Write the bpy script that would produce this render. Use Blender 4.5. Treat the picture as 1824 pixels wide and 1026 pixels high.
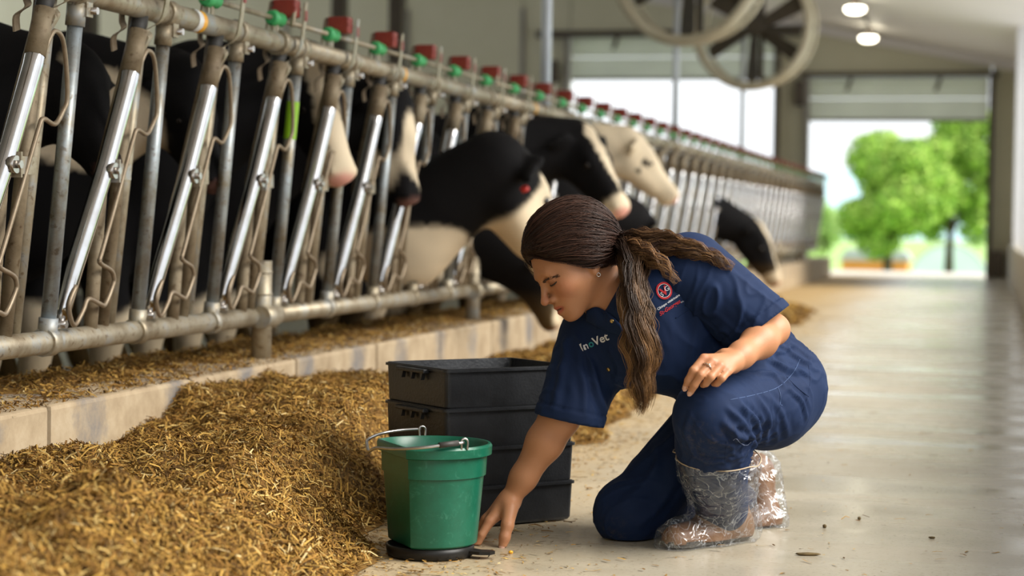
import bpy, bmesh, math, random
import numpy as np
from mathutils import Vector, Matrix
from mathutils.bvhtree import BVHTree
from mathutils import noise as mnoise

for o in list(bpy.data.objects):
    bpy.data.objects.remove(o, do_unlink=True)
SC = bpy.context.scene
COL = SC.collection
R = math.radians

# ---------------------------------------------------------------- camera
cam_d = bpy.data.cameras.new('camera')
cam_d.sensor_width = 36.0
cam_d.lens = 36.0 * 3500.0 / 1824.0
cam_d.clip_start = 0.05
cam_d.clip_end = 600
cam_d.dof.use_dof = True
cam_d.dof.focus_distance = 4.42
cam_d.dof.aperture_fstop = 2.8
cam = bpy.data.objects.new('camera', cam_d)
COL.objects.link(cam)
cam.location = (0, 0, 0.73)
cam.rotation_euler = (R(90 - 1.9605), R(-0.8), R(13.568))
SC.camera = cam

# ---------------------------------------------------------------- world (bright overcast sky) and exposure
W = bpy.data.worlds.new('overcast_sky')
SC.world = W
W.use_nodes = True
wn = W.node_tree.nodes
wn['Background'].inputs[0].default_value = (0.93, 0.97, 1.0, 1)
wn['Background'].inputs[1].default_value = 0.62
SC.view_settings.view_transform = 'Standard'
SC.view_settings.look = 'None'
SC.view_settings.gamma = 1
SC.view_settings.use_curve_mapping = False
SC.view_settings.exposure = 1.3

# veiled sun through thin cloud, high on the open (right hand) side of the barn
sun_d = bpy.data.lights.new('veiled_sun', 'SUN')
sun_d.energy = 3.0
sun_d.angle = R(40)
sun_d.color = (1.0, 0.96, 0.88)
sun = bpy.data.objects.new('veiled_sun', sun_d)
COL.objects.link(sun)
sun.rotation_euler = Vector((-0.74, 0.02, -0.67)).to_track_quat('-Z', 'Y').to_euler()

# ---------------------------------------------------------------- helpers: materials
def new_mat(name):
    m = bpy.data.materials.new(name)
    m.use_nodes = True
    nt = m.node_tree
    return m, nt, nt.nodes['Principled BSDF']

def nd(nt, kind, **kw):
    n = nt.nodes.new(kind)
    for k, v in kw.items():
        if k.startswith('i_'):
            n.inputs[k[2:].replace('_', ' ')].default_value = v
        else:
            setattr(n, k, v)
    return n

def ramp(nt, fac, stops):
    n = nt.nodes.new('ShaderNodeValToRGB')
    cr = n.color_ramp
    while len(cr.elements) < len(stops):
        cr.elements.new(0.5)
    for e, (p, c) in zip(cr.elements, stops):
        e.position = p
        e.color = (*c, 1) if len(c) == 3 else c
    nt.links.new(fac, n.inputs[0])
    return n.outputs[0]

def simple(name, col, rough=0.6, metal=0.0, noise=None, noise_scale=8.0, bump=0.0, bump_scale=60.0, spec=0.5, coords='Object', stretch=None, rough_var=0.0):
    """a principled material whose colour wanders between col and noise, with a fine bump"""
    m, nt, b = new_mat(name)
    b.inputs['Base Color'].default_value = (*col, 1)
    b.inputs['Roughness'].default_value = rough
    b.inputs['Metallic'].default_value = metal
    b.inputs['Specular IOR Level'].default_value = spec
    tc = nd(nt, 'ShaderNodeTexCoord')
    vec = tc.outputs[coords]
    if stretch:
        mp = nd(nt, 'ShaderNodeMapping')
        mp.inputs['Scale'].default_value = stretch
        nt.links.new(vec, mp.inputs[0])
        vec = mp.outputs[0]
    if noise is not None:
        n = nd(nt, 'ShaderNodeTexNoise', i_Scale=noise_scale, i_Detail=6.0, i_Roughness=0.62)
        nt.links.new(vec, n.inputs['Vector'])
        c = ramp(nt, n.outputs[0], [(0.32, col), (0.7, noise)])
        nt.links.new(c, b.inputs['Base Color'])
        if rough_var:
            mr = nd(nt, 'ShaderNodeMapRange')
            mr.inputs['To Min'].default_value = rough - rough_var
            mr.inputs['To Max'].default_value = rough + rough_var
            nt.links.new(n.outputs[0], mr.inputs[0])
            nt.links.new(mr.outputs[0], b.inputs['Roughness'])
    if bump:
        n2 = nd(nt, 'ShaderNodeTexNoise', i_Scale=bump_scale, i_Detail=4.0)
        nt.links.new(vec, n2.inputs['Vector'])
        bp = nd(nt, 'ShaderNodeBump', i_Strength=bump, i_Distance=0.01)
        nt.links.new(n2.outputs[0], bp.inputs['Height'])
        nt.links.new(bp.outputs[0], b.inputs['Normal'])
    return m

def attr_mat(name, attr='tint', rough=0.6, spec=0.3, bump=0.0, bump_scale=80.0, metal=0.0, sss=0.0):
    """colour from a per-vertex colour layer"""
    m, nt, b = new_mat(name)
    a = nd(nt, 'ShaderNodeAttribute', attribute_name=attr)
    nt.links.new(a.outputs['Color'], b.inputs['Base Color'])
    b.inputs['Roughness'].default_value = rough
    b.inputs['Specular IOR Level'].default_value = spec
    b.inputs['Metallic'].default_value = metal
    if sss:
        b.inputs['Subsurface Weight'].default_value = sss
        b.inputs['Subsurface Radius'].default_value = (0.012, 0.005, 0.003)
        b.inputs['Subsurface Scale'].default_value = 1.0
    if bump:
        tc = nd(nt, 'ShaderNodeTexCoord')
        n2 = nd(nt, 'ShaderNodeTexNoise', i_Scale=bump_scale, i_Detail=4.0)
        nt.links.new(tc.outputs['Object'], n2.inputs['Vector'])
        bp = nd(nt, 'ShaderNodeBump', i_Strength=bump, i_Distance=0.004)
        nt.links.new(n2.outputs[0], bp.inputs['Height'])
        nt.links.new(bp.outputs[0], b.inputs['Normal'])
    return m

# ---------------------------------------------------------------- helpers: objects
def tag(o, label=None, cat=None, group=None, kind=None):
    if label: o['label'] = label
    if cat: o['category'] = cat
    if group: o['group'] = group
    if kind: o['kind'] = kind
    return o

def empty(name, loc=(0, 0, 0), rz=0.0):
    o = bpy.data.objects.new(name, None)
    o.empty_display_size = 0.1
    COL.objects.link(o)
    o.location = loc
    o.rotation_euler = (0, 0, rz)
    return o

def link(name, me, mat=None, parent=None, loc=None, smooth=None):
    o = bpy.data.objects.new(name, me)
    COL.objects.link(o)
    if mat is not None and not me.materials:
        me.materials.append(mat)
    if parent is not None:
        o.parent = parent
    if loc is not None:
        o.location = loc
    if smooth:
        me.polygons.foreach_set('use_smooth', [True] * len(me.polygons))
    return o

def np_mesh(name, verts, faces, smooth=True):
    """fast mesh from arrays; faces is (n,3) or (n,4)"""
    verts = np.asarray(verts, dtype=np.float32)
    faces = np.asarray(faces, dtype=np.int32)
    me = bpy.data.meshes.new(name)
    k = faces.shape[1]
    me.vertices.add(len(verts))
    me.vertices.foreach_set('co', verts.ravel())
    me.loops.add(faces.size)
    me.loops.foreach_set('vertex_index', faces.ravel())
    me.polygons.add(len(faces))
    me.polygons.foreach_set('loop_start', np.arange(0, faces.size, k, dtype=np.int32))
    me.polygons.foreach_set('use_smooth', np.full(len(faces), smooth))
    me.update(calc_edges=True)
    return me

def set_tint(me, cols, name='tint'):
    cols = np.asarray(cols, dtype=np.float32)
    if cols.shape[1] == 3:
        cols = np.hstack([cols, np.ones((len(cols), 1), np.float32)])
    a = me.color_attributes.new(name, 'FLOAT_COLOR', 'POINT')
    a.data.foreach_set('color', cols.ravel())

class MB:
    """collects boxes, tubes, prisms into one bmesh"""
    def __init__(self):
        self.bm = bmesh.new()
    def box(self, c, s, rot=None, bevel=0.0):
        hx, hy, hz = s[0] / 2, s[1] / 2, s[2] / 2
        vs = []
        for z in (-hz, hz):
            for x, y in ((-hx, -hy), (hx, -hy), (hx, hy), (-hx, hy)):
                v = Vector((x, y, z))
                if rot is not None: v = rot @ v
                vs.append(self.bm.verts.new(v + Vector(c)))
        fs = [(3, 2, 1, 0), (4, 5, 6, 7), (0, 1, 5, 4), (1, 2, 6, 5), (2, 3, 7, 6), (3, 0, 4, 7)]
        faces = [self.bm.faces.new([vs[i] for i in f]) for f in fs]
        if bevel:
            es = list({e for f in faces for e in f.edges})
            bmesh.ops.bevel(self.bm, geom=es, offset=bevel, segments=2, affect='EDGES', profile=0.6)
        return self
    def tube(self, pts, r, n=12, cap=True, smooth=True):
        pts = [Vector(p) for p in pts]
        m = len(pts)
        rs = r if isinstance(r, (list, tuple)) else [r] * m
        prev = None
        rings = []
        for i, p in enumerate(pts):
            t = (pts[min(i + 1, m - 1)] - pts[max(i - 1, 0)])
            if t.length < 1e-9: t = Vector((0, 0, 1))
            t.normalize()
            if prev is None:
                up = Vector((0, 0, 1)) if abs(t.z) < 0.9 else Vector((1, 0, 0))
                a = t.cross(up).normalized()
            else:
                a = (prev - t * prev.dot(t)).normalized()
            prev = a
            b = t.cross(a)
            rings.append([self.bm.verts.new(p + (a * math.cos(2 * math.pi * j / n) + b * math.sin(2 * math.pi * j / n)) * rs[i]) for j in range(n)])
        for i in range(m - 1):
            for j in range(n):
                f = self.bm.faces.new([rings[i][j], rings[i][(j + 1) % n], rings[i + 1][(j + 1) % n], rings[i + 1][j]])
                f.smooth = smooth
        if cap:
            self.bm.faces.new(list(reversed(rings[0])))
            self.bm.faces.new(rings[-1])
        return self
    def lathe(self, prof, n=32, c=(0, 0, 0), close=False, mat3=None):
        """prof: list of (r, z)"""
        rings = []
        for r, z in prof:
            ring = []
            for j in range(n):
                v = Vector((r * math.cos(2 * math.pi * j / n), r * math.sin(2 * math.pi * j / n), z))
                if mat3 is not None: v = mat3 @ v
                ring.append(self.bm.verts.new(v + Vector(c)))
            rings.append(ring)
        k = len(rings)
        for i in range(k if close else k - 1):
            for j in range(n):
                f = self.bm.faces.new([rings[i][j], rings[i][(j + 1) % n], rings[(i + 1) % k][(j + 1) % n], rings[(i + 1) % k][j]])
                f.smooth = True
        return self
    def ring(self, c, r, tr, axis='Z', n=32, k=8, arc=None):
        return self
    def prism(self, poly, d, origin=(0, 0, 0), ex=(1, 0, 0), ey=(0, 1, 0)):
        """extrude a 2-D outline by the vector d"""
        o = Vector(origin); ex = Vector(ex); ey = Vector(ey); d = Vector(d)
        a = [self.bm.verts.new(o + ex * p[0] + ey * p[1]) for p in poly]
        b = [self.bm.verts.new(o + ex * p[0] + ey * p[1] + d) for p in poly]
        k = len(poly)
        self.bm.faces.new(list(reversed(a)))
        self.bm.faces.new(b)
        for i in range(k):
            self.bm.faces.new([a[i], a[(i + 1) % k], b[(i + 1) % k], b[i]])
        return self
    def mesh(self, name):
        bmesh.ops.recalc_face_normals(self.bm, faces=self.bm.faces[:])
        me = bpy.data.meshes.new(name)
        self.bm.to_mesh(me)
        self.bm.free()
        return me
    def build(self, name, mat, parent=None, loc=None):
        return link(name, self.mesh(name), mat, parent, loc)

def smooth_path(pts, sub=6, closed=False):
    """Catmull-Rom through the points"""
    P = [Vector(p) for p in pts]
    n = len(P)
    out = []
    rng = n if closed else n - 1
    for i in range(rng):
        p0 = P[(i - 1) % n] if closed or i > 0 else P[0]
        p1 = P[i]; p2 = P[(i + 1) % n]
        p3 = P[(i + 2) % n] if closed or i + 2 < n else P[-1]
        for j in range(sub):
            t = j / sub
            out.append(0.5 * ((2 * p1) + (-p0 + p2) * t + (2 * p0 - 5 * p1 + 4 * p2 - p3) * t * t + (-p0 + 3 * p1 - 3 * p2 + p3) * t ** 3))
    if not closed: out.append(P[-1])
    return out

# ---------------------------------------------------------------- helpers: blended solid fields (for bodies, cloth, cows)
import openvdb
class Field:
    """smoothly blended round cones and ellipsoids sampled on a grid, meshed as one continuous skin"""
    def __init__(self, lo, hi, h):
        self.lo = np.array(lo, float); self.h = h
        self.n = np.ceil((np.array(hi, float) - self.lo) / h).astype(int) + 1
        self.big = 4 * h
        self.a = np.full(self.n, 1.0, np.float32)
    def _sub(self, lo, hi, pad):
        i0 = np.clip(np.floor((np.minimum(lo, hi) - pad - self.lo) / self.h).astype(int), 0, self.n)
        i1 = np.clip(np.ceil((np.maximum(lo, hi) + pad - self.lo) / self.h).astype(int) + 1, 0, self.n)
        if (i1 <= i0).any(): return None, None
        sl = tuple(slice(a, b) for a, b in zip(i0, i1))
        g = np.meshgrid(*[(np.arange(a, b) * self.h + l).astype(np.float32) for a, b, l in zip(i0, i1, self.lo)], indexing='ij', sparse=True)
        return sl, g
    def _mix(self, sl, d, k, sub):
        a = self.a[sl]
        if sub:
            d = -d
            if k > 0:
                hh = np.clip(0.5 - 0.5 * (a - d) / k, 0, 1)
                self.a[sl] = a * (1 - hh) + d * hh + k * hh * (1 - hh)
            else:
                self.a[sl] = np.maximum(a, d)
        else:
            if k > 0:
                hh = np.clip(0.5 + 0.5 * (a - d) / k, 0, 1)
                self.a[sl] = a * (1 - hh) + d * hh - k * hh * (1 - hh)
            else:
                self.a[sl] = np.minimum(a, d)
    def cone(self, p, q, r1, r2=None, k=0.02, sub=False, flat=None):
        """round cone p->q; flat=(dir, f): squeezed to the fraction f along dir"""
        r2 = r1 if r2 is None else r2
        p = np.array(p, float); q = np.array(q, float)
        sl, g = self._sub(p, q, max(r1, r2) + k + 2 * self.h)
        if sl is None: return self
        ax = q - p; L2 = max(float(ax @ ax), 1e-12)
        x, y, z = g[0] - p[0], g[1] - p[1], g[2] - p[2]
        t = np.clip((x * ax[0] + y * ax[1] + z * ax[2]) / L2, 0, 1)
        dx, dy, dz = x - t * ax[0], y - t * ax[1], z - t * ax[2]
        d2 = dx * dx + dy * dy + dz * dz
        if flat is not None:
            n = np.array(flat[0], float); n /= np.linalg.norm(n)
            c = dx * n[0] + dy * n[1] + dz * n[2]
            d2 = d2 + c * c * (1.0 / flat[1] ** 2 - 1)
        self._mix(sl, np.sqrt(d2) - (r1 + (r2 - r1) * t), k, sub)
        return self
    def chain(self, pts, k=0.02, flat=None):
        """pts: list of (point, radius)"""
        for (p, r), (q, s) in zip(pts[:-1], pts[1:]):
            self.cone(p, q, r, s, k, flat=flat)
        return self
    def ell(self, c, rad, ax=None, k=0.02, sub=False):
        """ellipsoid; ax: 3 row vectors (its axes)"""
        c = np.array(c, float); rad = np.array(rad, float)
        A = np.eye(3) if ax is None else np.array([np.array(v, float) / np.linalg.norm(v) for v in ax])
        m = rad.max()
        sl, g = self._sub(c, c, m + k + 2 * self.h)
        if sl is None: return self
        x, y, z = g[0] - c[0], g[1] - c[1], g[2] - c[2]
        u = [(x * A[i, 0] + y * A[i, 1] + z * A[i, 2]) for i in range(3)]
        k0 = np.sqrt(sum((u[i] / rad[i]) ** 2 for i in range(3)))
        k1 = np.sqrt(sum((u[i] / rad[i] ** 2) ** 2 for i in range(3))) + 1e-9
        self._mix(sl, (k0 * (k0 - 1) / k1).astype(np.float32), k, sub)
        return self
    def mesh(self, name):
        a = np.clip(self.a, -self.big, self.big).astype(np.float32)
        gr = openvdb.FloatGrid(self.big)
        gr.copyFromArray(a, tolerance=0.0)
        pts, quads = gr.convertToQuads(isovalue=0.0)
        pts = pts * self.h + self.lo
        return pts, quads.astype(np.int64)

def vnormals(v, f):
    n = np.zeros_like(v)
    fn = np.cross(v[f[:, 2]] - v[f[:, 0]], v[f[:, 3]] - v[f[:, 1]])
    for i in range(4):
        np.add.at(n, f[:, i], fn)
    return n / (np.linalg.norm(n, axis=1, keepdims=True) + 1e-12)

def relax(v, f, it=2, lam=0.5):
    """Laplacian smoothing"""
    for _ in range(it):
        s = np.zeros_like(v); c = np.zeros((len(v), 1))
        for i in range(4):
            j = (i + 1) % 4
            np.add.at(s, f[:, i], v[f[:, j]]); np.add.at(c, f[:, i], 1)
            np.add.at(s, f[:, j], v[f[:, i]]); np.add.at(c, f[:, j], 1)
        v = v + lam * (s / np.maximum(c, 1) - v)
    return v

def drop(v, f, kill):
    """remove the vertices in the mask kill with their faces"""
    keepf = ~kill[f].any(axis=1)
    f = f[keepf]
    used = np.zeros(len(v), bool); used[f] = True
    idx = np.cumsum(used) - 1
    return v[used], idx[f], used

def tubes_np(paths, radii, n=3):
    """many thin tubes at once. paths: (S, M, 3); radii: (S, M) -> verts, quads"""
    P = np.asarray(paths, float); S, M, _ = P.shape
    T = np.empty_like(P)
    T[:, 1:-1] = P[:, 2:] - P[:, :-2]; T[:, 0] = P[:, 1] - P[:, 0]; T[:, -1] = P[:, -1] - P[:, -2]
    T /= np.linalg.norm(T, axis=2, keepdims=True) + 1e-12
    up = np.array([0.31, -0.62, 0.72])
    A = np.cross(T, up); A /= np.linalg.norm(A, axis=2, keepdims=True) + 1e-9
    B = np.cross(T, A)
    ang = np.arange(n) * 2 * np.pi / n
    V = P[:, :, None, :] + radii[:, :, None, None] * (A[:, :, None, :] * np.cos(ang)[None, None, :, None] + B[:, :, None, :] * np.sin(ang)[None, None, :, None])
    s = np.arange(S)[:, None, None] * M * n; m = np.arange(M - 1)[None, :, None] * n; j = np.arange(n)[None, None, :]
    j2 = (j + 1) % n
    q = np.stack([s + m + j, s + m + j2, s + m + n + j2, s + m + n + j], axis=-1).reshape(-1, 4)
    return V.reshape(-1, 3), q

# ================================================================= materials of the place
def mat_floor():
    m, nt, b = new_mat('worn_concrete_lane')
    tc = nd(nt, 'ShaderNodeTexCoord')
    n1 = nd(nt, 'ShaderNodeTexNoise', i_Scale=1.3, i_Detail=8.0, i_Roughness=0.65)
    mp = nd(nt, 'ShaderNodeMapping'); mp.inputs['Scale'].default_value = (1.0, 0.35, 1.0)
    nt.links.new(tc.outputs['Object'], mp.inputs[0]); nt.links.new(mp.outputs[0], n1.inputs['Vector'])
    base = ramp(nt, n1.outputs[0], [(0.25, (0.31, 0.265, 0.190)), (0.5, (0.42, 0.375, 0.290)), (0.75, (0.52, 0.48, 0.39))])
    # dust of trodden feed, thick by the curb and thinning out towards the lane
    sx = nd(nt, 'ShaderNodeSeparateXYZ'); nt.links.new(tc.outputs['Object'], sx.inputs[0])
    n3 = nd(nt, 'ShaderNodeTexNoise', i_Scale=1.6, i_Detail=7.0, i_Roughness=0.7)
    nt.links.new(tc.outputs['Object'], n3.inputs['Vector'])
    mr = nd(nt, 'ShaderNodeMapRange'); mr.inputs['From Min'].default_value = -0.55; mr.inputs['From Max'].default_value = -1.75
    nt.links.new(sx.outputs['X'], mr.inputs[0])
    ad = nd(nt, 'ShaderNodeMath', operation='MULTIPLY_ADD'); ad.inputs[1].default_value = 0.7; ad.inputs[2].default_value = -0.42
    nt.links.new(n3.outputs[0], ad.inputs[0])
    a2 = nd(nt, 'ShaderNodeMath', operation='ADD', use_clamp=True)
    nt.links.new(mr.outputs[0], a2.inputs[0]); nt.links.new(ad.outputs[0], a2.inputs[1])
    mx = nd(nt, 'ShaderNodeMix', data_type='RGBA'); mx.inputs['B'].default_value = (0.43, 0.285, 0.115, 1)
    nt.links.new(a2.outputs[0], mx.inputs['Factor']); nt.links.new(base, mx.inputs['A'])
    # fine specks
    n4 = nd(nt, 'ShaderNodeTexNoise', i_Scale=90.0, i_Detail=3.0)
    nt.links.new(tc.outputs['Object'], n4.inputs['Vector'])
    sp = ramp(nt, n4.outputs[0], [(0.30, (0.55, 0.50, 0.42)), (0.42, (1, 1, 1))])
    mm = nd(nt, 'ShaderNodeMix', data_type='RGBA', blend_type='MULTIPLY'); mm.inputs['Factor'].default_value = 0.55
    nt.links.new(mx.outputs['Result'], mm.inputs['A']); nt.links.new(sp, mm.inputs['B'])
    nt.links.new(mm.outputs['Result'], b.inputs['Base Color'])
    # polished by wheels: streaky gloss, dull where dusty
    n5 = nd(nt, 'ShaderNodeTexNoise', i_Scale=2.2, i_Detail=5.0)
    mp2 = nd(nt, 'ShaderNodeMapping'); mp2.inputs['Scale'].default_value = (0.6, 1.6, 1.0)
    nt.links.new(tc.outputs['Object'], mp2.inputs[0]); nt.links.new(mp2.outputs[0], n5.inputs['Vector'])
    ro = nd(nt, 'ShaderNodeMapRange'); ro.inputs['From Min'].default_value = 0.35; ro.inputs['From Max'].default_value = 0.65
    ro.inputs['To Min'].default_value = 0.13; ro.inputs['To Max'].default_value = 0.38
    nt.links.new(n5.outputs[0], ro.inputs[0])
    rm = nd(nt, 'ShaderNodeMath', operation='MAXIMUM'); nt.links.new(ro.outputs[0], rm.inputs[0])
    r3 = nd(nt, 'ShaderNodeMath', operation='MULTIPLY'); r3.inputs[1].default_value = 0.9
    nt.links.new(a2.outputs[0], r3.inputs[0]); nt.links.new(r3.outputs[0], rm.inputs[1])
    nt.links.new(rm.outputs[0], b.inputs['Roughness'])
    bp = nd(nt, 'ShaderNodeBump', i_Strength=0.05, i_Distance=0.004)
    nt.links.new(n4.outputs[0], bp.inputs['Height']); nt.links.new(bp.outputs[0], b.inputs['Normal'])
    return m

def mat_curb():
    m, nt, b = new_mat('worn_curb_concrete')
    tc = nd(nt, 'ShaderNodeTexCoord'); geo = nd(nt, 'ShaderNodeNewGeometry')
    n1 = nd(nt, 'ShaderNodeTexNoise', i_Scale=7.0, i_Detail=8.0, i_Roughness=0.68)
    nt.links.new(geo.outputs['Position'], n1.inputs['Vector'])
    base = ramp(nt, n1.outputs[0], [(0.3, (0.30, 0.215, 0.125)), (0.55, (0.45, 0.345, 0.22)), (0.75, (0.54, 0.44, 0.305))])
    # dark scuffs rubbed by the necks, one at every place along the feed fence
    sx = nd(nt, 'ShaderNodeSeparateXYZ'); nt.links.new(geo.outputs['Position'], sx.inputs[0])
    u = nd(nt, 'ShaderNodeMath', operation='MULTIPLY_ADD'); u.inputs[1].default_value = 1 / 0.535; u.inputs[2].default_value = -4.48 / 0.535 + 20.5
    nt.links.new(sx.outputs['Y'], u.inputs[0])
    fr = nd(nt, 'ShaderNodeMath', operation='FRACT'); nt.links.new(u.outputs[0], fr.inputs[0])
    c = nd(nt, 'ShaderNodeMath', operation='SUBTRACT'); c.inputs[1].default_value = 0.5; nt.links.new(fr.outputs[0], c.inputs[0])
    c2 = nd(nt, 'ShaderNodeMath', operation='MULTIPLY'); nt.links.new(c.outputs[0], c2.inputs[0]); nt.links.new(c.outputs[0], c2.inputs[1])
    z = nd(nt, 'ShaderNodeMath', operation='MULTIPLY_ADD'); z.inputs[1].default_value = 4.2; z.inputs[2].default_value = -4.2 * 0.225
    nt.links.new(sx.outputs['Z'], z.inputs[0])
    z2 = nd(nt, 'ShaderNodeMath', operation='MULTIPLY'); nt.links.new(z.outputs[0], z2.inputs[0]); nt.links.new(z.outputs[0], z2.inputs[1])
    s1 = nd(nt, 'ShaderNodeMath', operation='MULTIPLY_ADD'); s1.inputs[1].default_value = 9.0; nt.links.new(c2.outputs[0], s1.inputs[0]); nt.links.new(z2.outputs[0], s1.inputs[2])
    n2 = nd(nt, 'ShaderNodeTexNoise', i_Scale=9.0, i_Detail=7.0, i_Roughness=0.75)
    nt.links.new(geo.outputs['Position'], n2.inputs['Vector'])
    s2 = nd(nt, 'ShaderNodeMath', operation='MULTIPLY_ADD'); s2.inputs[1].default_value = 1.3; nt.links.new(n2.outputs[0], s2.inputs[0]); nt.links.new(s1.outputs[0], s2.inputs[2])
    f = ramp(nt, s2.outputs[0], [(0.55, (0.85, 0.85, 0.85)), (0.95, (0, 0, 0))])
    mx = nd(nt, 'ShaderNodeMix', data_type='RGBA'); mx.inputs['B'].default_value = (0.16, 0.155, 0.16, 1)
    nt.links.new(f, mx.inputs['Factor']); nt.links.new(base, mx.inputs['A'])
    nt.links.new(mx.outputs['Result'], b.inputs['Base Color'])
    b.inputs['Roughness'].default_value = 0.8
    bp = nd(nt, 'ShaderNodeBump', i_Strength=0.35, i_Distance=0.006)
    nt.links.new(n1.outputs[0], bp.inputs['Height']); nt.links.new(bp.outputs[0], b.inputs['Normal'])
    return m

M = {}
M['floor'] = mat_floor()
M['curb'] = mat_curb()
M['wall'] = simple('cream_wall_panel', (0.74, 0.71, 0.53), 0.55, noise=(0.68, 0.65, 0.47), noise_scale=1.2)
M['ceiling'] = simple('white_ceiling_liner', (0.86, 0.82, 0.79), 0.5, noise=(0.80, 0.76, 0.73), noise_scale=0.8)
M['door_leaf'] = simple('white_sectional_door', (0.70, 0.71, 0.68), 0.5, noise=(0.62, 0.63, 0.60), noise_scale=1.5)
def mat_sheet(name, col, fac):
    m, nt, b = new_mat(name)
    out = nt.nodes['Material Output']
    n = nd(nt, 'ShaderNodeTexNoise', i_Scale=1.5, i_Detail=4.0); tc = nd(nt, 'ShaderNodeTexCoord'); nt.links.new(tc.outputs['Object'], n.inputs['Vector'])
    c = ramp(nt, n.outputs[0], [(0.3, col), (0.7, tuple(x * .9 for x in col))])
    nt.links.new(c, b.inputs['Base Color']); b.inputs['Roughness'].default_value = 0.5
    t = nd(nt, 'ShaderNodeBsdfTranslucent'); nt.links.new(c, t.inputs[0])
    mx = nd(nt, 'ShaderNodeMixShader'); mx.inputs[0].default_value = fac
    nt.links.new(b.outputs[0], mx.inputs[1]); nt.links.new(t.outputs[0], mx.inputs[2]); nt.links.new(mx.outputs[0], out.inputs[0])
    return m
M['door_leaf'] = mat_sheet('pale_translucent_door_panel', (0.82, 0.84, 0.80), 0.45)
M['curtain'] = mat_sheet('translucent_side_curtain', (0.60, 0.61, 0.60), 0.22)
M['dark_steel'] = simple('dark_brown_steel', (0.075, 0.058, 0.045), 0.55, noise=(0.11, 0.085, 0.06), noise_scale=4)
M['grey_steel'] = simple('grey_painted_steel', (0.36, 0.34, 0.31), 0.5, noise=(0.28, 0.26, 0.23), noise_scale=3)
M['white_steel'] = simple('white_painted_steel', (0.78, 0.78, 0.78), 0.45, noise=(0.7, 0.7, 0.7), noise_scale=3)
M['pen_floor'] = simple('wet_slurry_floor', (0.030, 0.024, 0.018), 0.25, noise=(0.075, 0.06, 0.04), noise_scale=3, bump=0.3, bump_scale=20)
M['low_wall'] = simple('stained_low_wall', (0.50, 0.46, 0.38), 0.7, noise=(0.36, 0.31, 0.22), noise_scale=2.2, bump=0.2)
M['grass'] = simple('meadow_grass', (0.20, 0.36, 0.09), 0.9, noise=(0.34, 0.47, 0.15), noise_scale=0.4)
M['gravel'] = simple('pale_yard_gravel', (0.5, 0.47, 0.42), 0.9, noise=(0.4, 0.37, 0.32), noise_scale=2.0)

FAR = 28.7
def struct(name, mb, mat, parent=None, loc=None):
    o = mb.build(name, mat, parent, loc)
    if parent is None: o['kind'] = 'structure'
    return o

# floor of the feed lane, the pen floor behind the curb, the ground outside
struct('floor', MB().box((-0.9, 10.0, -0.05), (2.9, 39.0, 0.1)), M['floor'])
struct('floor_pen', MB().box((-9.3, 11.0, -0.07), (13.9, 36.0, 0.1)), M['pen_floor'])
# curb of separate concrete blocks
curb = empty('wall_curb', (-2.36, 0, 0)); curb['kind'] = 'structure'
me = MB().box((0, 0, 0.138), (0.42, 0.846, 0.276), bevel=0.012).mesh('curb_block')
for i in range(31):
    y = 1.685 + 0.86 * i + 0.43
    if y > FAR - 0.6: break
    o = link('curb_block', me, M['curb'], curb, (0, y, 0))
# back wall with two doorways
wall = empty('wall_back', (0, FAR, 0)); wall['kind'] = 'structure'
def roofz(x): return 3.126 - 0.195 * x
def wallpiece(x0, x1, z0, z1a, z1b):
    m = MB().prism([(x0, z0), (x1, z0), (x1, z1b), (x0, z1a)], (0, 0.2, 0), (0, 0, 0), (1, 0, 0), (0, 0, 1))
    m.build('wall_panel', M['wall'], wall)
seams = [-17.0, -14.4, -12.5, -10.55, -8.6, -6.8, -6.07]
for a, b in zip(seams[:-1], seams[1:]):
    wallpiece(a + 0.008, b - 0.008, 0, roofz(a), roofz(b))
wallpiece(-6.062, -2.985, 3.50, roofz(-6.06), roofz(-2.98))
wallpiece(-2.975, -2.555, 0, roofz(-2.98), roofz(-2.555))
wallpiece(-2.545, 0.03, 2.88, roofz(-2.55), roofz(0.03))
wallpiece(0.04, 0.55, 0, roofz(0.04), roofz(0.55))
for s in seams[2:6]:
    MB().box((s, -0.02, 1.9 + 0.05), (0.06, 0.04, 3.9), bevel=0.006).build('seam_trim', M['grey_steel'], wall)
# trims around the doorways
t = empty('trim_1', (0, FAR, 0)); t['kind'] = 'structure'
MB().box((-2.55, -0.09, 1.43), (0.07, 0.18, 2.86)).build('door_jamb', M['grey_steel'], t)
MB().box((0.035, -0.09, 1.43), (0.07, 0.18, 2.86)).build('door_jamb', M['dark_steel'], t)
MB().box((-1.26, -0.12, 2.885), (2.78, 0.2, 0.07)).build('door_header', M['dark_steel'], t)
t = empty('trim_2', (0, FAR, 0)); t['kind'] = 'structure'
MB().box((-2.99, -0.09, 1.75), (0.07, 0.18, 3.5)).build('door_jamb', M['dark_steel'], t)
MB().box((-6.08, -0.09, 1.75), (0.07, 0.18, 3.5)).build('door_jamb', M['grey_steel'], t)
MB().box((-4.6, -0.12, 3.50), (3.9, 0.2, 0.09)).build('door_header', M['dark_steel'], t)
MB().box((-6.30, -0.14, 2.95), (0.14, 0.12, 0.34), bevel=0.03).build('door_motor', M['dark_steel'], t)
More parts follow.
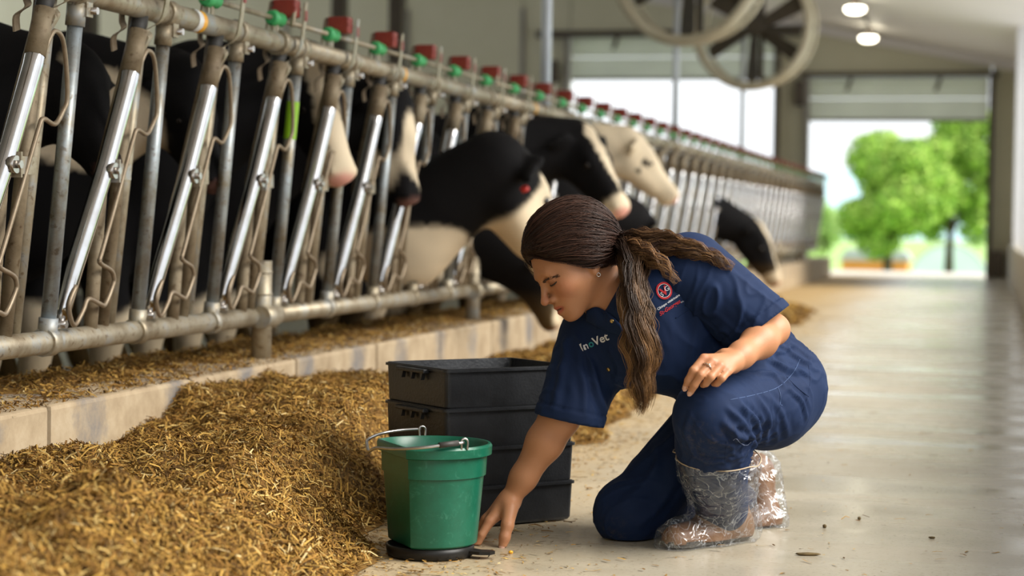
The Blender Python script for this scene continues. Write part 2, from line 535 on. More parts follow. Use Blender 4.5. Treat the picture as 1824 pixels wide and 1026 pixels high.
# door leaves rolled up, made of sections with hinges and brackets
def door_leaf(name, x0, x1, z0, n, h):
    d = empty(name, ((x0 + x1) / 2, FAR - 0.05, 0)); d['kind'] = 'structure'
    w = x1 - x0
    for i in range(n):
        MB().box((0, 0, z0 + h * (i + 0.5)), (w, 0.05, h - 0.012), bevel=0.008).build('door_section', M['door_leaf'], d)
    for fx in (-0.28, 0.22):
        MB().box((fx * w, -0.05, z0 + h * n - 0.10), (0.05, 0.05, 0.20), rot=Matrix.Rotation(R(18), 3, 'Y'), bevel=0.006).build('door_bracket', M['dark_steel'], d)
    MB().box((0, -0.01, z0 - 0.012), (w, 0.07, 0.03)).build('bottom_seal', M['dark_steel'], d)
door_leaf('door_1', -2.51, -0.01, 2.25, 2, 0.30)
door_leaf('door_2', -6.03, -3.03, 2.85, 2, 0.31)
# dark boxes of the door gear
MB().box((-2.66, FAR - 0.14, 2.62), (0.14, 0.14, 0.36), bevel=0.03).build('trim_3', M['dark_steel'])['kind'] = 'structure'
MB().box((0.17, FAR - 0.10, 0.22), (0.17, 0.16, 0.36), bevel=0.015).build('trim_4', M['dark_steel'])['kind'] = 'structure'
# ceiling: two sheets of liner with a cross beam along the back wall
def slab(name, x0, x1, y0, y1, mat, th=0.08):
    m = MB().prism([(x0, roofz(x0)), (x1, roofz(x1)), (x1, roofz(x1) + th), (x0, roofz(x0) + th)], (0, y1 - y0, 0), (0, y0, 0), (1, 0, 0), (0, 0, 1))
    return struct(name, m, mat)
slab('ceiling', -17.0, 0.75, -9.0, FAR + 0.25, M['ceiling'])
m = MB().prism([(-17, roofz(-17) - 0.12), (0.55, roofz(0.55) - 0.12), (0.55, roofz(0.55)), (-17, roofz(-17))], (0, 0.14, 0), (0, FAR - 0.14, 0), (1, 0, 0), (0, 0, 1))
struct('trim_5', m, M['ceiling'])
# right side: low wall, closed curtain at the far end, open to the daylight nearer the camera
struct('wall_right', MB().box((0.38, 9.85, 0.25), (0.14, 37.7, 0.50), bevel=0.012), M['low_wall'])
struct('wall_curtain', MB().box((0.42, 26.3, 1.76), (0.04, 4.8, 2.52)), M['curtain'])
# posts of the open side
for i, y in enumerate((23.7, 17.8, 11.9, 6.0, 0.1, -5.8)):
    o = MB().box((0.36, y, 1.78), (0.12, 0.14, 2.56), bevel=0.01).build('trim_%d' % (6 + i), M['white_steel'])
    o['kind'] = 'structure'
# unseen end wall and pen-side wall, added to block light from behind and left
struct('wall_front_light_block', MB().box((-8.1, -9.1, 2.9), (17.8, 0.2, 7.0)), M['wall'])
wl = empty('wall_left_light_shaper', (-17.1, 0, 0)); wl['kind'] = 'structure'
MB().box((0, 1.0, 3.2), (0.2, 20.0, 6.8)).build('wall_panel', M['wall'], wl)
MB().box((0, 20.0, 0.6), (0.2, 18.0, 1.6)).build('wall_panel', M['wall'], wl)          # low wall; unseen opening above it added to brighten the far wall
MB().box((0, 20.0, 6.25), (0.2, 18.0, 0.7)).build('wall_panel', M['wall'], wl)
# slim steel columns inside the pen
for i, (x, y) in enumerate(((-7.15, 21.2), (-6.35, 20.8), (-8.4, 17.4))):
    o = MB().box((x, y, 2.15), (0.16, 0.16, 4.3), bevel=0.01).build('trim_%d' % (12 + i), M['dark_steel'])
    o['kind'] = 'structure'
# outside: yard and meadow
struct('ground', MB().box((-10, 150, -1.2), (400, 242, 0.1)), M['grass'])
struct('ground_yard', MB().box((-4, 32.0, -0.16), (26, 6.0, 0.2)), M['gravel'])

# ================================================================= feed fence of self-locking headlock panels
def mat_galv(name, c1, c2, c3, rough=0.45, metal=0.55):
    m, nt, b = new_mat(name)
    tc = nd(nt, 'ShaderNodeTexCoord'); geo = nd(nt, 'ShaderNodeNewGeometry')
    n1 = nd(nt, 'ShaderNodeTexNoise', i_Scale=9.0, i_Detail=8.0, i_Roughness=0.7)
    nt.links.new(geo.outputs['Position'], n1.inputs['Vector'])
    c = ramp(nt, n1.outputs[0], [(0.34, c1), (0.52, c2), (0.68, c3)])
    n2 = nd(nt, 'ShaderNodeTexNoise', i_Scale=55.0, i_Detail=3.0)
    nt.links.new(geo.outputs['Position'], n2.inputs['Vector'])
    d = ramp(nt, n2.outputs[0], [(0.30, (0.42, 0.30, 0.20)), (0.40, (1, 1, 1))])
    mm = nd(nt, 'ShaderNodeMix', data_type='RGBA', blend_type='MULTIPLY'); mm.inputs['Factor'].default_value = 0.7
    nt.links.new(c, mm.inputs['A']); nt.links.new(d, mm.inputs['B'])
    nt.links.new(mm.outputs['Result'], b.inputs['Base Color'])
    b.inputs['Metallic'].default_value = metal
    rr = nd(nt, 'ShaderNodeMapRange'); rr.inputs['To Min'].default_value = rough - 0.12; rr.inputs['To Max'].default_value = rough + 0.2
    nt.links.new(n1.outputs[0], rr.inputs[0]); nt.links.new(rr.outputs[0], b.inputs['Roughness'])
    bp = nd(nt, 'ShaderNodeBump', i_Strength=0.15, i_Distance=0.003)
    nt.links.new(n2.outputs[0], bp.inputs['Height']); nt.links.new(bp.outputs[0], b.inputs['Normal'])
    return m
M['galv'] = mat_galv('dusty_galvanised_pipe', (0.25, 0.195, 0.125), (0.40, 0.345, 0.25), (0.36, 0.385, 0.40))
M['galv_blue'] = mat_galv('bare_galvanised_pipe', (0.24, 0.19, 0.115), (0.34, 0.355, 0.35), (0.43, 0.49, 0.53), 0.38, 0.7)
M['galv_brown'] = mat_galv('brown_grimed_pipe', (0.15, 0.105, 0.06), (0.26, 0.20, 0.125), (0.35, 0.29, 0.20), 0.55, 0.3)
M['chrome'] = simple('polished_lock_bar', (0.66, 0.66, 0.68), 0.12, 1.0, noise=(0.50, 0.48, 0.46), noise_scale=12, rough_var=0.05)
M['wire'] = simple('grimed_steel_rod', (0.34, 0.27, 0.19), 0.45, 0.5, noise=(0.22, 0.16, 0.10), noise_scale=20)
M['bolt'] = simple('bright_bolt', (0.50, 0.48, 0.46), 0.25, 0.9, noise=(0.38, 0.33, 0.28), noise_scale=30)
M['red'] = simple('dark_red_plastic', (0.30, 0.035, 0.02), 0.45, noise=(0.19, 0.02, 0.012), noise_scale=20)
M['green_plastic'] = simple('bright_green_plastic', (0.05, 0.42, 0.13), 0.4, noise=(0.03, 0.30, 0.09), noise_scale=20)
M['black_rubber'] = simple('black_rubber_sleeve', (0.02, 0.02, 0.02), 0.6, noise=(0.045, 0.04, 0.035), noise_scale=14)
M['sticker_yellow'] = simple('yellow_tape', (0.85, 0.42, 0.02), 0.4, noise=(0.8, 0.36, 0.02), noise_scale=20)
M['sticker_white'] = simple('white_tape', (0.8, 0.8, 0.78), 0.4, noise=(0.7, 0.7, 0.68), noise_scale=20)
M['sticker_lime'] = simple('lime_tape', (0.28, 0.55, 0.015), 0.4, noise=(0.24, 0.48, 0.01), noise_scale=20)

SP = 0.535            # one place along the fence
NST = 5
PL = SP * NST
def fp(t, s, off=0.0):
    """point on the leaning plane of the fence: t places along, s of the height, off towards the lane"""
    return Vector((0.08 * s + off, t * SP, 0.875 * s))

# ---- meshes of one place, shared by all
stall = {}
stall['post'] = (MB().tube([fp(0, 0.05), fp(0, 0.915)], 0.0195).mesh('post'), 'galv_blue')
stall['collar'] = (MB().tube([fp(0, 0.90), fp(0, 0.965)], 0.0245).box(fp(0, 0.955, 0.022) + Vector((0, 0.016, 0)), (0.012, 0.035, 0.05)).mesh('collar'), 'galv')
stall['rail_clamp'] = (MB().tube([fp(-0.045, 1.0), fp(0.055, 1.0)], 0.0375, n=16).mesh('rail_clamp'), 'galv')
stall['foot_clamp'] = (MB().tube([fp(-0.04, 0.0), fp(0.04, 0.0)], 0.036, n=16).tube([fp(0, 0.0), fp(0, 0.07)], 0.0245).mesh('foot_clamp'), 'galv')
stall['clamp_bolt'] = (MB().tube([fp(0.06, 0.05, -0.01), fp(0.06, 0.05, 0.035)], 0.011, n=6).mesh('clamp_bolt'), 'bolt')
stall['collar_bolt'] = (MB().tube([fp(0.05, 0.945, 0.0), fp(0.05, 0.945, 0.045)], 0.010, n=6).mesh('collar_bolt'), 'bolt')
# polished lock bar, flattened at the foot
stall['lock_bar'] = (MB().tube([fp(0.085, 0.055, 0.012), fp(0.105, 0.10, 0.012), fp(0.16, 0.20, 0.014), fp(0.39, 0.505, 0.018), fp(0.56, 0.765, 0.018), fp(0.64, 0.91, 0.014)], [0.016, 0.021, 0.0235, 0.024, 0.024, 0.024], n=14).mesh('lock_bar'), 'chrome')
stall['bar_sleeve'] = (MB().tube([fp(0.578, 0.795, 0.017), fp(0.64, 0.925, 0.014)], 0.0256, n=14).mesh('bar_sleeve'), 'galv_brown')
stall['hinge_rubber'] = (MB().tube([fp(0.665, 0.90, 0.0), fp(0.70, 0.975, 0.0)], 0.022, n=12).mesh('hinge_rubber'), 'black_rubber')
# bent fixed tube: leans with the lock bar, then drops straight from the pivot
stall['bent_tube'] = (MB().tube(smooth_path([fp(0.70, 0.90, -0.012), fp(0.62, 0.76, -0.012), fp(0.47, 0.52, -0.008), fp(0.455, 0.44, -0.008), fp(0.455, 0.02, 0.0)], 4), 0.0185).mesh('bent_tube'), 'galv_brown')
stall['stay_tube'] = (MB().tube([fp(0.71, 0.985, -0.016), fp(0.60, 0.03, -0.004)], 0.018).mesh('stay_tube'), 'galv_brown')
stall['back_tube'] = (MB().tube([fp(0.84, 0.985, -0.03), fp(0.735, 0.02, -0.02)], 0.018).mesh('back_tube'), 'galv')
WL = [(0.56, 0.77), (0.647, 0.851), (0.694, 0.867), (0.766, 0.848), (0.826, 0.774), (0.863, 0.688), (0.835, 0.656), (0.763, 0.615), (0.648, 0.626), (0.608, 0.594), (0.503, 0.439), (0.369, 0.251), (0.351, 0.232), (0.379, 0.22), (0.497, 0.199), (0.535, 0.176), (0.53, 0.154), (0.462, 0.099), (0.40, 0.102), (0.269, 0.119), (0.227, 0.087), (0.153, 0.046), (0.101, 0.065), (0.07, 0.11), (0.125, 0.16)]
stall['wire_loop'] = (MB().tube(smooth_path([fp(a, b, 0.034) for a, b in WL], 4), 0.0062, n=8).mesh('wire_loop'), 'wire')
stall['pivot_bracket'] = (MB().box(fp(0.50, 0.497, 0.03), (0.006, 0.135, 0.042)).box(fp(0.42, 0.497, 0.03), (0.045, 0.008, 0.06)).mesh('pivot_bracket'), 'galv')
stall['pivot_bolt'] = (MB().tube([fp(0.385, 0.497, 0.03), fp(0.385, 0.497, 0.05)], 0.021, n=14).tube([fp(0.385, 0.497, 0.05), fp(0.385, 0.497, 0.062)], 0.0105, n=6).mesh('pivot_bolt'), 'bolt')
# twisted strap that carries the bar under the top rail, rising as the flat latch upright above it
def strap(off, y):
    pts = [fp(0.60 + y, 0.86, 0.028 * off), fp(0.63 + y, 0.905, 0.040 * off), fp(0.66 + y, 0.93, 0.022 * off), fp(0.72 + y, 0.96, 0.045 * off), fp(0.745 + y, 1.02, 0.052 * off), fp(0.76 + y, 1.155, 0.05 * off)]
    pts = smooth_path(pts, 4)
    m = MB()
    w = Vector((0, 0.014, 0.004))
    a = [m.bm.verts.new(p + w) for p in pts]; b = [m.bm.verts.new(p - w) for p in pts]
    a2 = [m.bm.verts.new(p + w + Vector((0.005, 0, 0))) for p in pts]; b2 = [m.bm.verts.new(p - w + Vector((0.005, 0, 0))) for p in pts]
    for i in range(len(pts) - 1):
        for q in ((a, b), (b, b2), (b2, a2), (a2, a)):
            m.bm.faces.new([q[0][i], q[1][i], q[1][i + 1], q[0][i + 1]])
    return m
stall['strap'] = (strap(1.0, 0.03).mesh('strap'), 'galv')
stall['rear_strap'] = (strap(-1.0, -0.06).mesh('rear_strap'), 'wire')
stall['latch_block'] = (MB().box(fp(0.735, 1.128, 0.0), (0.078, 0.055, 0.058), bevel=0.008).box(fp(0.735, 1.128, 0.0), (0.081, 0.057, 0.006)).mesh('latch_block'), 'red')
stall['latch_mark'] = (MB().box(fp(0.792, 1.105, 0.054), (0.010, 0.016, 0.034)).mesh('latch_mark'), 'red')
stall['trip_lever'] = (MB().tube([fp(0.48, 1.082, 0.0), fp(0.53, 1.082, 0.0), fp(0.56, 1.082, 0.0), fp(0.64, 1.082, 0.0), fp(0.70, 1.082, 0.0)], [0.020, 0.027, 0.017, 0.024, 0.008], n=10).mesh('trip_lever'), 'green_plastic')
stall['lever_bracket'] = (MB().box(fp(0.585, 1.05, 0.0), (0.012, 0.022, 0.09)).box(fp(0.53, 1.06, 0.0), (0.012, 0.012, 0.09)).mesh('lever_bracket'), 'galv')

FX, FZ, FY0 = -2.28, 0.41, 3.275
rail_top = MB().tube([fp(0, 1.0), fp(NST, 1.0)], 0.0315, n=18).mesh('top_rail')
rail_bot = MB().tube([fp(0.02, 0), fp(NST - 0.02, 0)], 0.0295, n=18).mesh('bottom_rail')
rod = MB().tube([fp(0, 1.082), fp(NST, 1.082)], 0.0085, n=8).mesh('release_rod')
leg_m = MB().tube([(0.02, 0, -0.134), (0.02, 0, 0.18)], 0.032, n=16).tube([(0.02, 0, 0.14), (0.02, 0, 0.146)], 0.0345, n=16).tube([(0.02, 0, 0.07), (0.02, 0, 0.076)], 0.0345, n=16).tube([(0.03, -0.04, 0), (0.03, 0.07, 0)], 0.037, n=16).mesh('support_leg')
hook_m = MB().tube(smooth_path([fp(-0.03, 1.06, 0.035), fp(0.0, 1.13, 0.03), fp(0.06, 1.15, 0.0), fp(0.07, 1.1, -0.03)], 5), 0.008, n=8).tube([fp(-0.10, 1.0), fp(-0.02, 1.0)], 0.040, n=16).mesh('rail_hook')
plabels = ['steel headlock panel nearest the camera, cut off by the left edge of the picture',
           'steel headlock panel behind the black crates, second from the camera',
           'steel headlock panel that the black cow with the white face reaches through',
           'steel headlock panel behind the black cow with white blaze and the white cow',
           'steel headlock panel just beyond the white cow with pink nose',
           'steel headlock panel under the nearer round fan, fourth from the far end',
           'steel headlock panel where the far black cow reaches down, third from the far end',
           'steel headlock panel under the farther round fan, second from the far end',
           'steel headlock panel farthest away, ending beside the doorway']
for j in range(9):
    pan = empty('headlock_panel', (FX, FY0 + PL * j, FZ))
    tag(pan, plabels[j], 'fence', 'headlock panels of the feed fence')
    link('top_rail', rail_top, M['galv'], pan)
    link('bottom_rail', rail_bot, M['galv'], pan)
    link('release_rod', rod, M['galv'], pan)
    link('support_leg', leg_m, M['galv'], pan)
    link('rail_hook', hook_m, M['galv'], pan)
    for k in range(NST):
        if j == 0 and k < 1: continue
        off = (0, 0.155 + SP * k, 0)
        bar = None
        for nm in ('lock_bar', 'post', 'collar', 'rail_clamp', 'foot_clamp', 'clamp_bolt', 'collar_bolt', 'bent_tube', 'stay_tube', 'back_tube', 'pivot_bracket', 'strap', 'rear_strap', 'hinge_rubber', 'lever_bracket', 'trip_lever', 'latch_block', 'latch_mark'):
            me, mt = stall[nm]
            if k == NST - 1 and nm == 'latch_block' and j in (5,): pass
            o = link(nm, me, M[mt], pan, off)
            if nm == 'lock_bar': bar = o
        for nm in ('bar_sleeve', 'wire_loop', 'pivot_bolt'):
            me, mt = stall[nm]
            link(nm, me, M[mt], bar)
# coloured tapes wrapped round the pipes, children of the pipe they are stuck on
def tape(j, a, b_, r, mat):
    pans = [o for o in bpy.data.objects if o.name.split('.')[0] == 'headlock_panel']
    pan = sorted(pans, key=lambda o: o.location.y)[j]
    MB().tube([a, b_], r, n=16, cap=False).build('tape', mat, pan)
tape(0, fp(3.29 + .31, 1.0), fp(3.29 + .37, 1.0), .0325, M['sticker_white'])
tape(0, fp(3.29 + .37, 1.0), fp(3.29 + .42, 1.0), .0325, M['sticker_yellow'])
tape(1, fp(0.29, .80), fp(0.29, .66), .0203, M['sticker_lime'])
tape(1, fp(2.29 + .08, 1.0), fp(2.29 + .14, 1.0), .0325, M['sticker_yellow'])
tape(2, fp(1.29 + .28, 1.0), fp(1.29 + .36, 1.0), .0325, M['sticker_yellow'])

# ================================================================= silage on the feed lane
M['feed'] = attr_mat('chopped_feed', rough=0.85, spec=0.15)
rng = np.random.default_rng(11)
def vnoise(x, y, f, seed):
    """cheap smooth 2-D noise: sum of randomly turned sines"""
    r_ = np.random.default_rng(seed)
    s = np.zeros_like(x)
    for i in range(9):
        a = r_.uniform(0, 2 * np.pi); k = f * r_.uniform(0.6, 1.7); p = r_.uniform(0, 6.28)
        s += np.sin(k * (x * np.cos(a) + y * np.sin(a)) + p + 0.8 * np.sin(0.7 * k * (x * np.sin(a) - y * np.cos(a)) + 1.7 * p))
    return s / 3.6

FY = [0.0, 2.5, 3.6, 4.05, 4.33, 4.71, 4.83, 5.13, 5.69, 6.15, 6.7, 8.0, 10.0, 13.0, 30.0]
FHC = [.16, .17, .12, .105, .118, .124, .185, .235, .207, .17, .127, .10, .10, .05, .03]
FHR = [.20, .22, .21, .20, .20, .215, .23, .245, .22, .18, .15, .12, .11, .07, .05]
def feed_edge(Y):
    return np.interp(Y, [2.0, 3.2, 3.83, 4.3, 4.8, 5.6, 6.4, 8.0, 9.5, 12.0, 13.5, 16.5, 17.5], [-0.98, -1.08, -1.24, -1.33, -1.40, -1.34, -1.22, -1.30, -1.45, -1.55, -1.30, -1.30, -1.75]) + 0.035 * vnoise(Y, Y * 0, 5.0, 5)
def feed_h(X, Y):
    e = feed_edge(Y)
    u = np.clip((X + 2.15) / (e + 2.15), 0, 1.3)
    hc = np.interp(Y, FY, FHC); hr = np.interp(Y, FY, FHR)
    prof = hc + (hr - hc) * np.sin(np.clip(u, 0, 1) * np.pi) ** 0.8
    t = np.clip((u - 0.62) / 0.38, 0, 1)
    prof *= 1 - t * t * (3 - 2 * t)
    amp = np.clip((1.02 - u) * 5, 0, 1)
    lump = 0.034 * vnoise(X, Y, 7.0, 1) + 0.020 * vnoise(X, Y, 17.0, 2) + 0.009 * vnoise(X, Y, 42.0, 3)
    lump = np.where(Y > 7, lump * 0.9, lump)
    return np.maximum(prof + amp * lump, -0.02)

PAL = np.array([[.42, .235, .055], [.53, .32, .08], [.31, .16, .038], [.20, .10, .026], [.62, .43, .15], [.10, .052, .016], [.47, .275, .06], [.68, .52, .25]])
PW = np.array([.22, .13, .22, .17, .07, .13, .04, .02])
def flakes(P, N, n, lmin, lmax, w, tilt, seed, bright=1.0):
    """bent two-quad chips lying on points P with normals N"""
    g = np.random.default_rng(seed)
    T = g.normal(size=(n, 3)); T -= N * (T * N).sum(1, keepdims=True); T /= np.linalg.norm(T, axis=1, keepdims=True)
    T = T + N * g.normal(0, tilt, (n, 1)); T /= np.linalg.norm(T, axis=1, keepdims=True)
    B = np.cross(N, T); B /= np.linalg.norm(B, axis=1, keepdims=True) + 1e-9
    roll = g.normal(0, 0.5, (n, 1)); B = B * np.cos(roll) + N * np.sin(roll)
    L = (lmin + (lmax - lmin) * g.random((n, 1)) ** 2.2) / 2
    ww = (w * g.uniform(0.5, 1.7, (n, 1))) / 2
    bend = g.normal(0, 0.25, (n, 1)) * L
    c = P + N * g.uniform(0.0, 0.012, (n, 1))
    v = np.stack([c - T * L - B * ww, c - T * L + B * ww, c + N * bend - B * ww, c + N * bend + B * ww, c + T * L - B * ww * 0.7, c + T * L + B * ww * 0.7], axis=1).reshape(-1, 3)
    i = np.arange(n)[:, None] * 6
    f = np.concatenate([i + [[0, 2, 3, 1]], i + [[2, 4, 5, 3]]]).astype(np.int32)
    col = PAL[g.choice(len(PAL), n, p=PW)] * g.uniform(0.6, 1.0, (n, 1)) * bright
    return v, f, np.repeat(col, 6, axis=0)

def feed_mesh(name, x0, x1, y0, y1, nx, ny, nflake, lmin, lmax, w, seed, label, hfun=feed_h, cat='feed'):
    X, Y = np.meshgrid(np.linspace(x0, x1, nx), np.linspace(y0, y1, ny), indexing='ij')
    Z = hfun(X, Y)
    v = np.stack([X, Y, Z], -1).reshape(-1, 3)
    idx = np.arange(nx * ny).reshape(nx, ny)
    f = np.stack([idx[:-1, :-1], idx[1:, :-1], idx[1:, 1:], idx[:-1, 1:]], -1).reshape(-1, 4)
    cz = v[f, 2].max(1)
    f = f[cz > 0.004]
    v[:, 2] = np.maximum(v[:, 2], -0.004)
    n0 = 0.5 + 0.5 * vnoise(v[:, 0], v[:, 1], 60.0, 7); n1 = 0.5 + 0.5 * vnoise(v[:, 0], v[:, 1], 9.0, 8)
    col = np.array([.15, .082, .023]) * (0.6 + 0.5 * n0 + 0.5 * n1)[:, None]
    g = np.random.default_rng(seed)
    # more chips where the heap shows larger
    need = nflake * 6
    xs = g.uniform(x0, x1, need)
    t = g.random(need); ys = y0 * (y1 / y0) ** t
    zs = hfun(xs, ys)
    ok = np.where(zs > 0.006)[0][:nflake]
    xs, ys, zs = xs[ok], ys[ok], zs[ok]
    e = 0.006
    N = np.stack([-(hfun(xs + e, ys) - zs) / e, -(hfun(xs, ys + e) - zs) / e, np.ones_like(xs)], -1)
    N[:, :2] = np.clip(N[:, :2], -1.5, 1.5); N /= np.linalg.norm(N, axis=1, keepdims=True)
    v2, f2, c2 = flakes(np.stack([xs, ys, zs], -1), N, len(xs), lmin, lmax, w, 0.34, seed + 1)
    me = np_mesh(name, np.vstack([v, v2]), np.vstack([f, f2 + len(v)]), smooth=False)
    set_tint(me, np.vstack([col, c2]))
    o = link(name, me, M['feed'])
    tag(o, label, cat, kind='stuff')
    return o
feed_mesh('feed_heap', -2.15, -0.9, 2.55, 7.2, 170, 480, 135000, 0.006, 0.060, 0.0027, 21, 'heap of chopped brown feed along the curb, left of the green bucket')
feed_mesh('feed_heap', -2.15, -1.0, 7.2, 12.4, 70, 260, 14000, 0.012, 0.05, 0.007, 31, 'lower heap of feed along the curb behind the crates and person')
feed_mesh('feed_heap', -2.15, -1.1, 12.6, 18.0, 50, 130, 5000, 0.02, 0.08, 0.014, 41, 'far patch of feed below the black cow reaching down')
# litter of feed on top of the curb
def curb_h(X, Y):
    u = (X + 2.57) / 0.42
    return 0.276 + 0.016 * np.clip(1.15 - 1.35 * u, 0, 1) * (1.0 + 0.7 * vnoise(X, Y, 16.0, 12)) + 0.006 * vnoise(X, Y, 30.0, 13) - 0.006
feed_mesh('feed_litter', -2.565, -2.16, 2.6, 12.0, 30, 500, 26000, 0.008, 0.04, 0.003, 51, 'strip of loose feed lying on top of the concrete curb', hfun=curb_h, cat='feed')
# scraps trodden over the floor
def scraps(name, n, seed, label):
    g = np.random.default_rng(seed)
    ys = 2.9 * (16.0 / 2.9) ** g.random(n)
    xs = feed_edge(ys) - 0.05 + g.exponential(0.20, n)
    wide = g.random(n) < 0.06
    xs[wide] = g.uniform(-1.2, 0.3, wide.sum())
    ok = xs < 0.3
    xs, ys = xs[ok], ys[ok]
    P = np.stack([xs, ys, np.full(len(xs), 0.0015)], -1); N = np.tile([0, 0, 1.0], (len(xs), 1))
    v, f, c = flakes(P, N, len(xs), 0.004, 0.035, 0.0032, 0.06, seed + 1)
    v[:, 2] = np.clip(v[:, 2] * 0.5, 0.0008, 0.02)
    me = np_mesh(name, v, f, smooth=False); set_tint(me, c)
    o = link(name, me, M['feed']); tag(o, label, 'straw', kind='stuff')
scraps('straw_scraps', 9000, 61, 'scattered scraps of chopped straw trodden onto the concrete floor')
# a few clods one can pick out on the lane
M['clod'] = simple('dried_clod', (0.10, 0.07, 0.03), 0.9, noise=(0.2, 0.14, 0.06), noise_scale=60)
g = np.random.default_rng(5)
for i, (p, s, lab) in enumerate((((-0.3665, 4.3529, 0.0046), (0.030, 0.007, 0.004), 'flat brown clod of straw on the floor right of the boots'),
                             ((-0.2913, 4.9277, 0.0303), (0.005, 0.005, 0.004), 'tiny dark pellet on the lane floor beneath the glare'),
                             ((-0.3639, 4.7657, 0.0195), (0.006, 0.005, 0.005), 'tiny dark pellet on the floor beyond the flat brown clod'),
                             ((-0.1087, 4.6833, 0.0256), (0.008, 0.004, 0.003), 'small brown pellet on the floor near the right edge'),
                             ((-0.9983, 4.1696, -0.0032), (0.006, 0.005, 0.004), 'yellow grain of maize on the floor beside the thumb'))):
    me = MB().lathe([(0.05, -1), (0.6, -0.8), (1.0, -0.1), (0.8, 0.6), (0.05, 1.0)], 10).mesh('clod')
    for v in me.vertices:
        v.co *= 1 + 0.3 * mnoise.noise(v.co * 1.9 + Vector((i * 3.1, 0, 0)))
        v.co = Vector((v.co.x * s[0], v.co.y * s[1], v.co.z * s[2]))
    nm = 'grain' if i == 4 else 'clod'
    o = link(nm, me, M['clod'] if i < 4 else M['sticker_yellow'], None, (p[0], p[1], s[2] * 0.9))
    o.rotation_euler = (0, 0, 0.2 + i)
    tag(o, lab, 'grain' if i == 4 else 'clod')

# ================================================================= dairy cows behind and through the fence
M['hide'] = attr_mat('cow_hide', rough=0.75, spec=0.10, bump=0.25, bump_scale=140.0)
M['eye'] = simple('dark_wet_eye', (0.012, 0.009, 0.008), 0.08, noise=(0.02, 0.015, 0.012), noise_scale=40)
M['tag_yellow'] = simple('cream_ear_tag', (0.75, 0.62, 0.30), 0.4, noise=(0.66, 0.52, 0.22), noise_scale=30)
M['tag_red'] = simple('red_ear_tag', (0.50, 0.03, 0.02), 0.4, noise=(0.4, 0.02, 0.015), noise_scale=30)
BLACK = np.array([.0065, .006, .0065]); WHITE = np.array([.72, .60, .43]); PINK = np.array([.72, .36, .29])
def nrm(v): v = np.array(v, float); return v / np.linalg.norm(v)

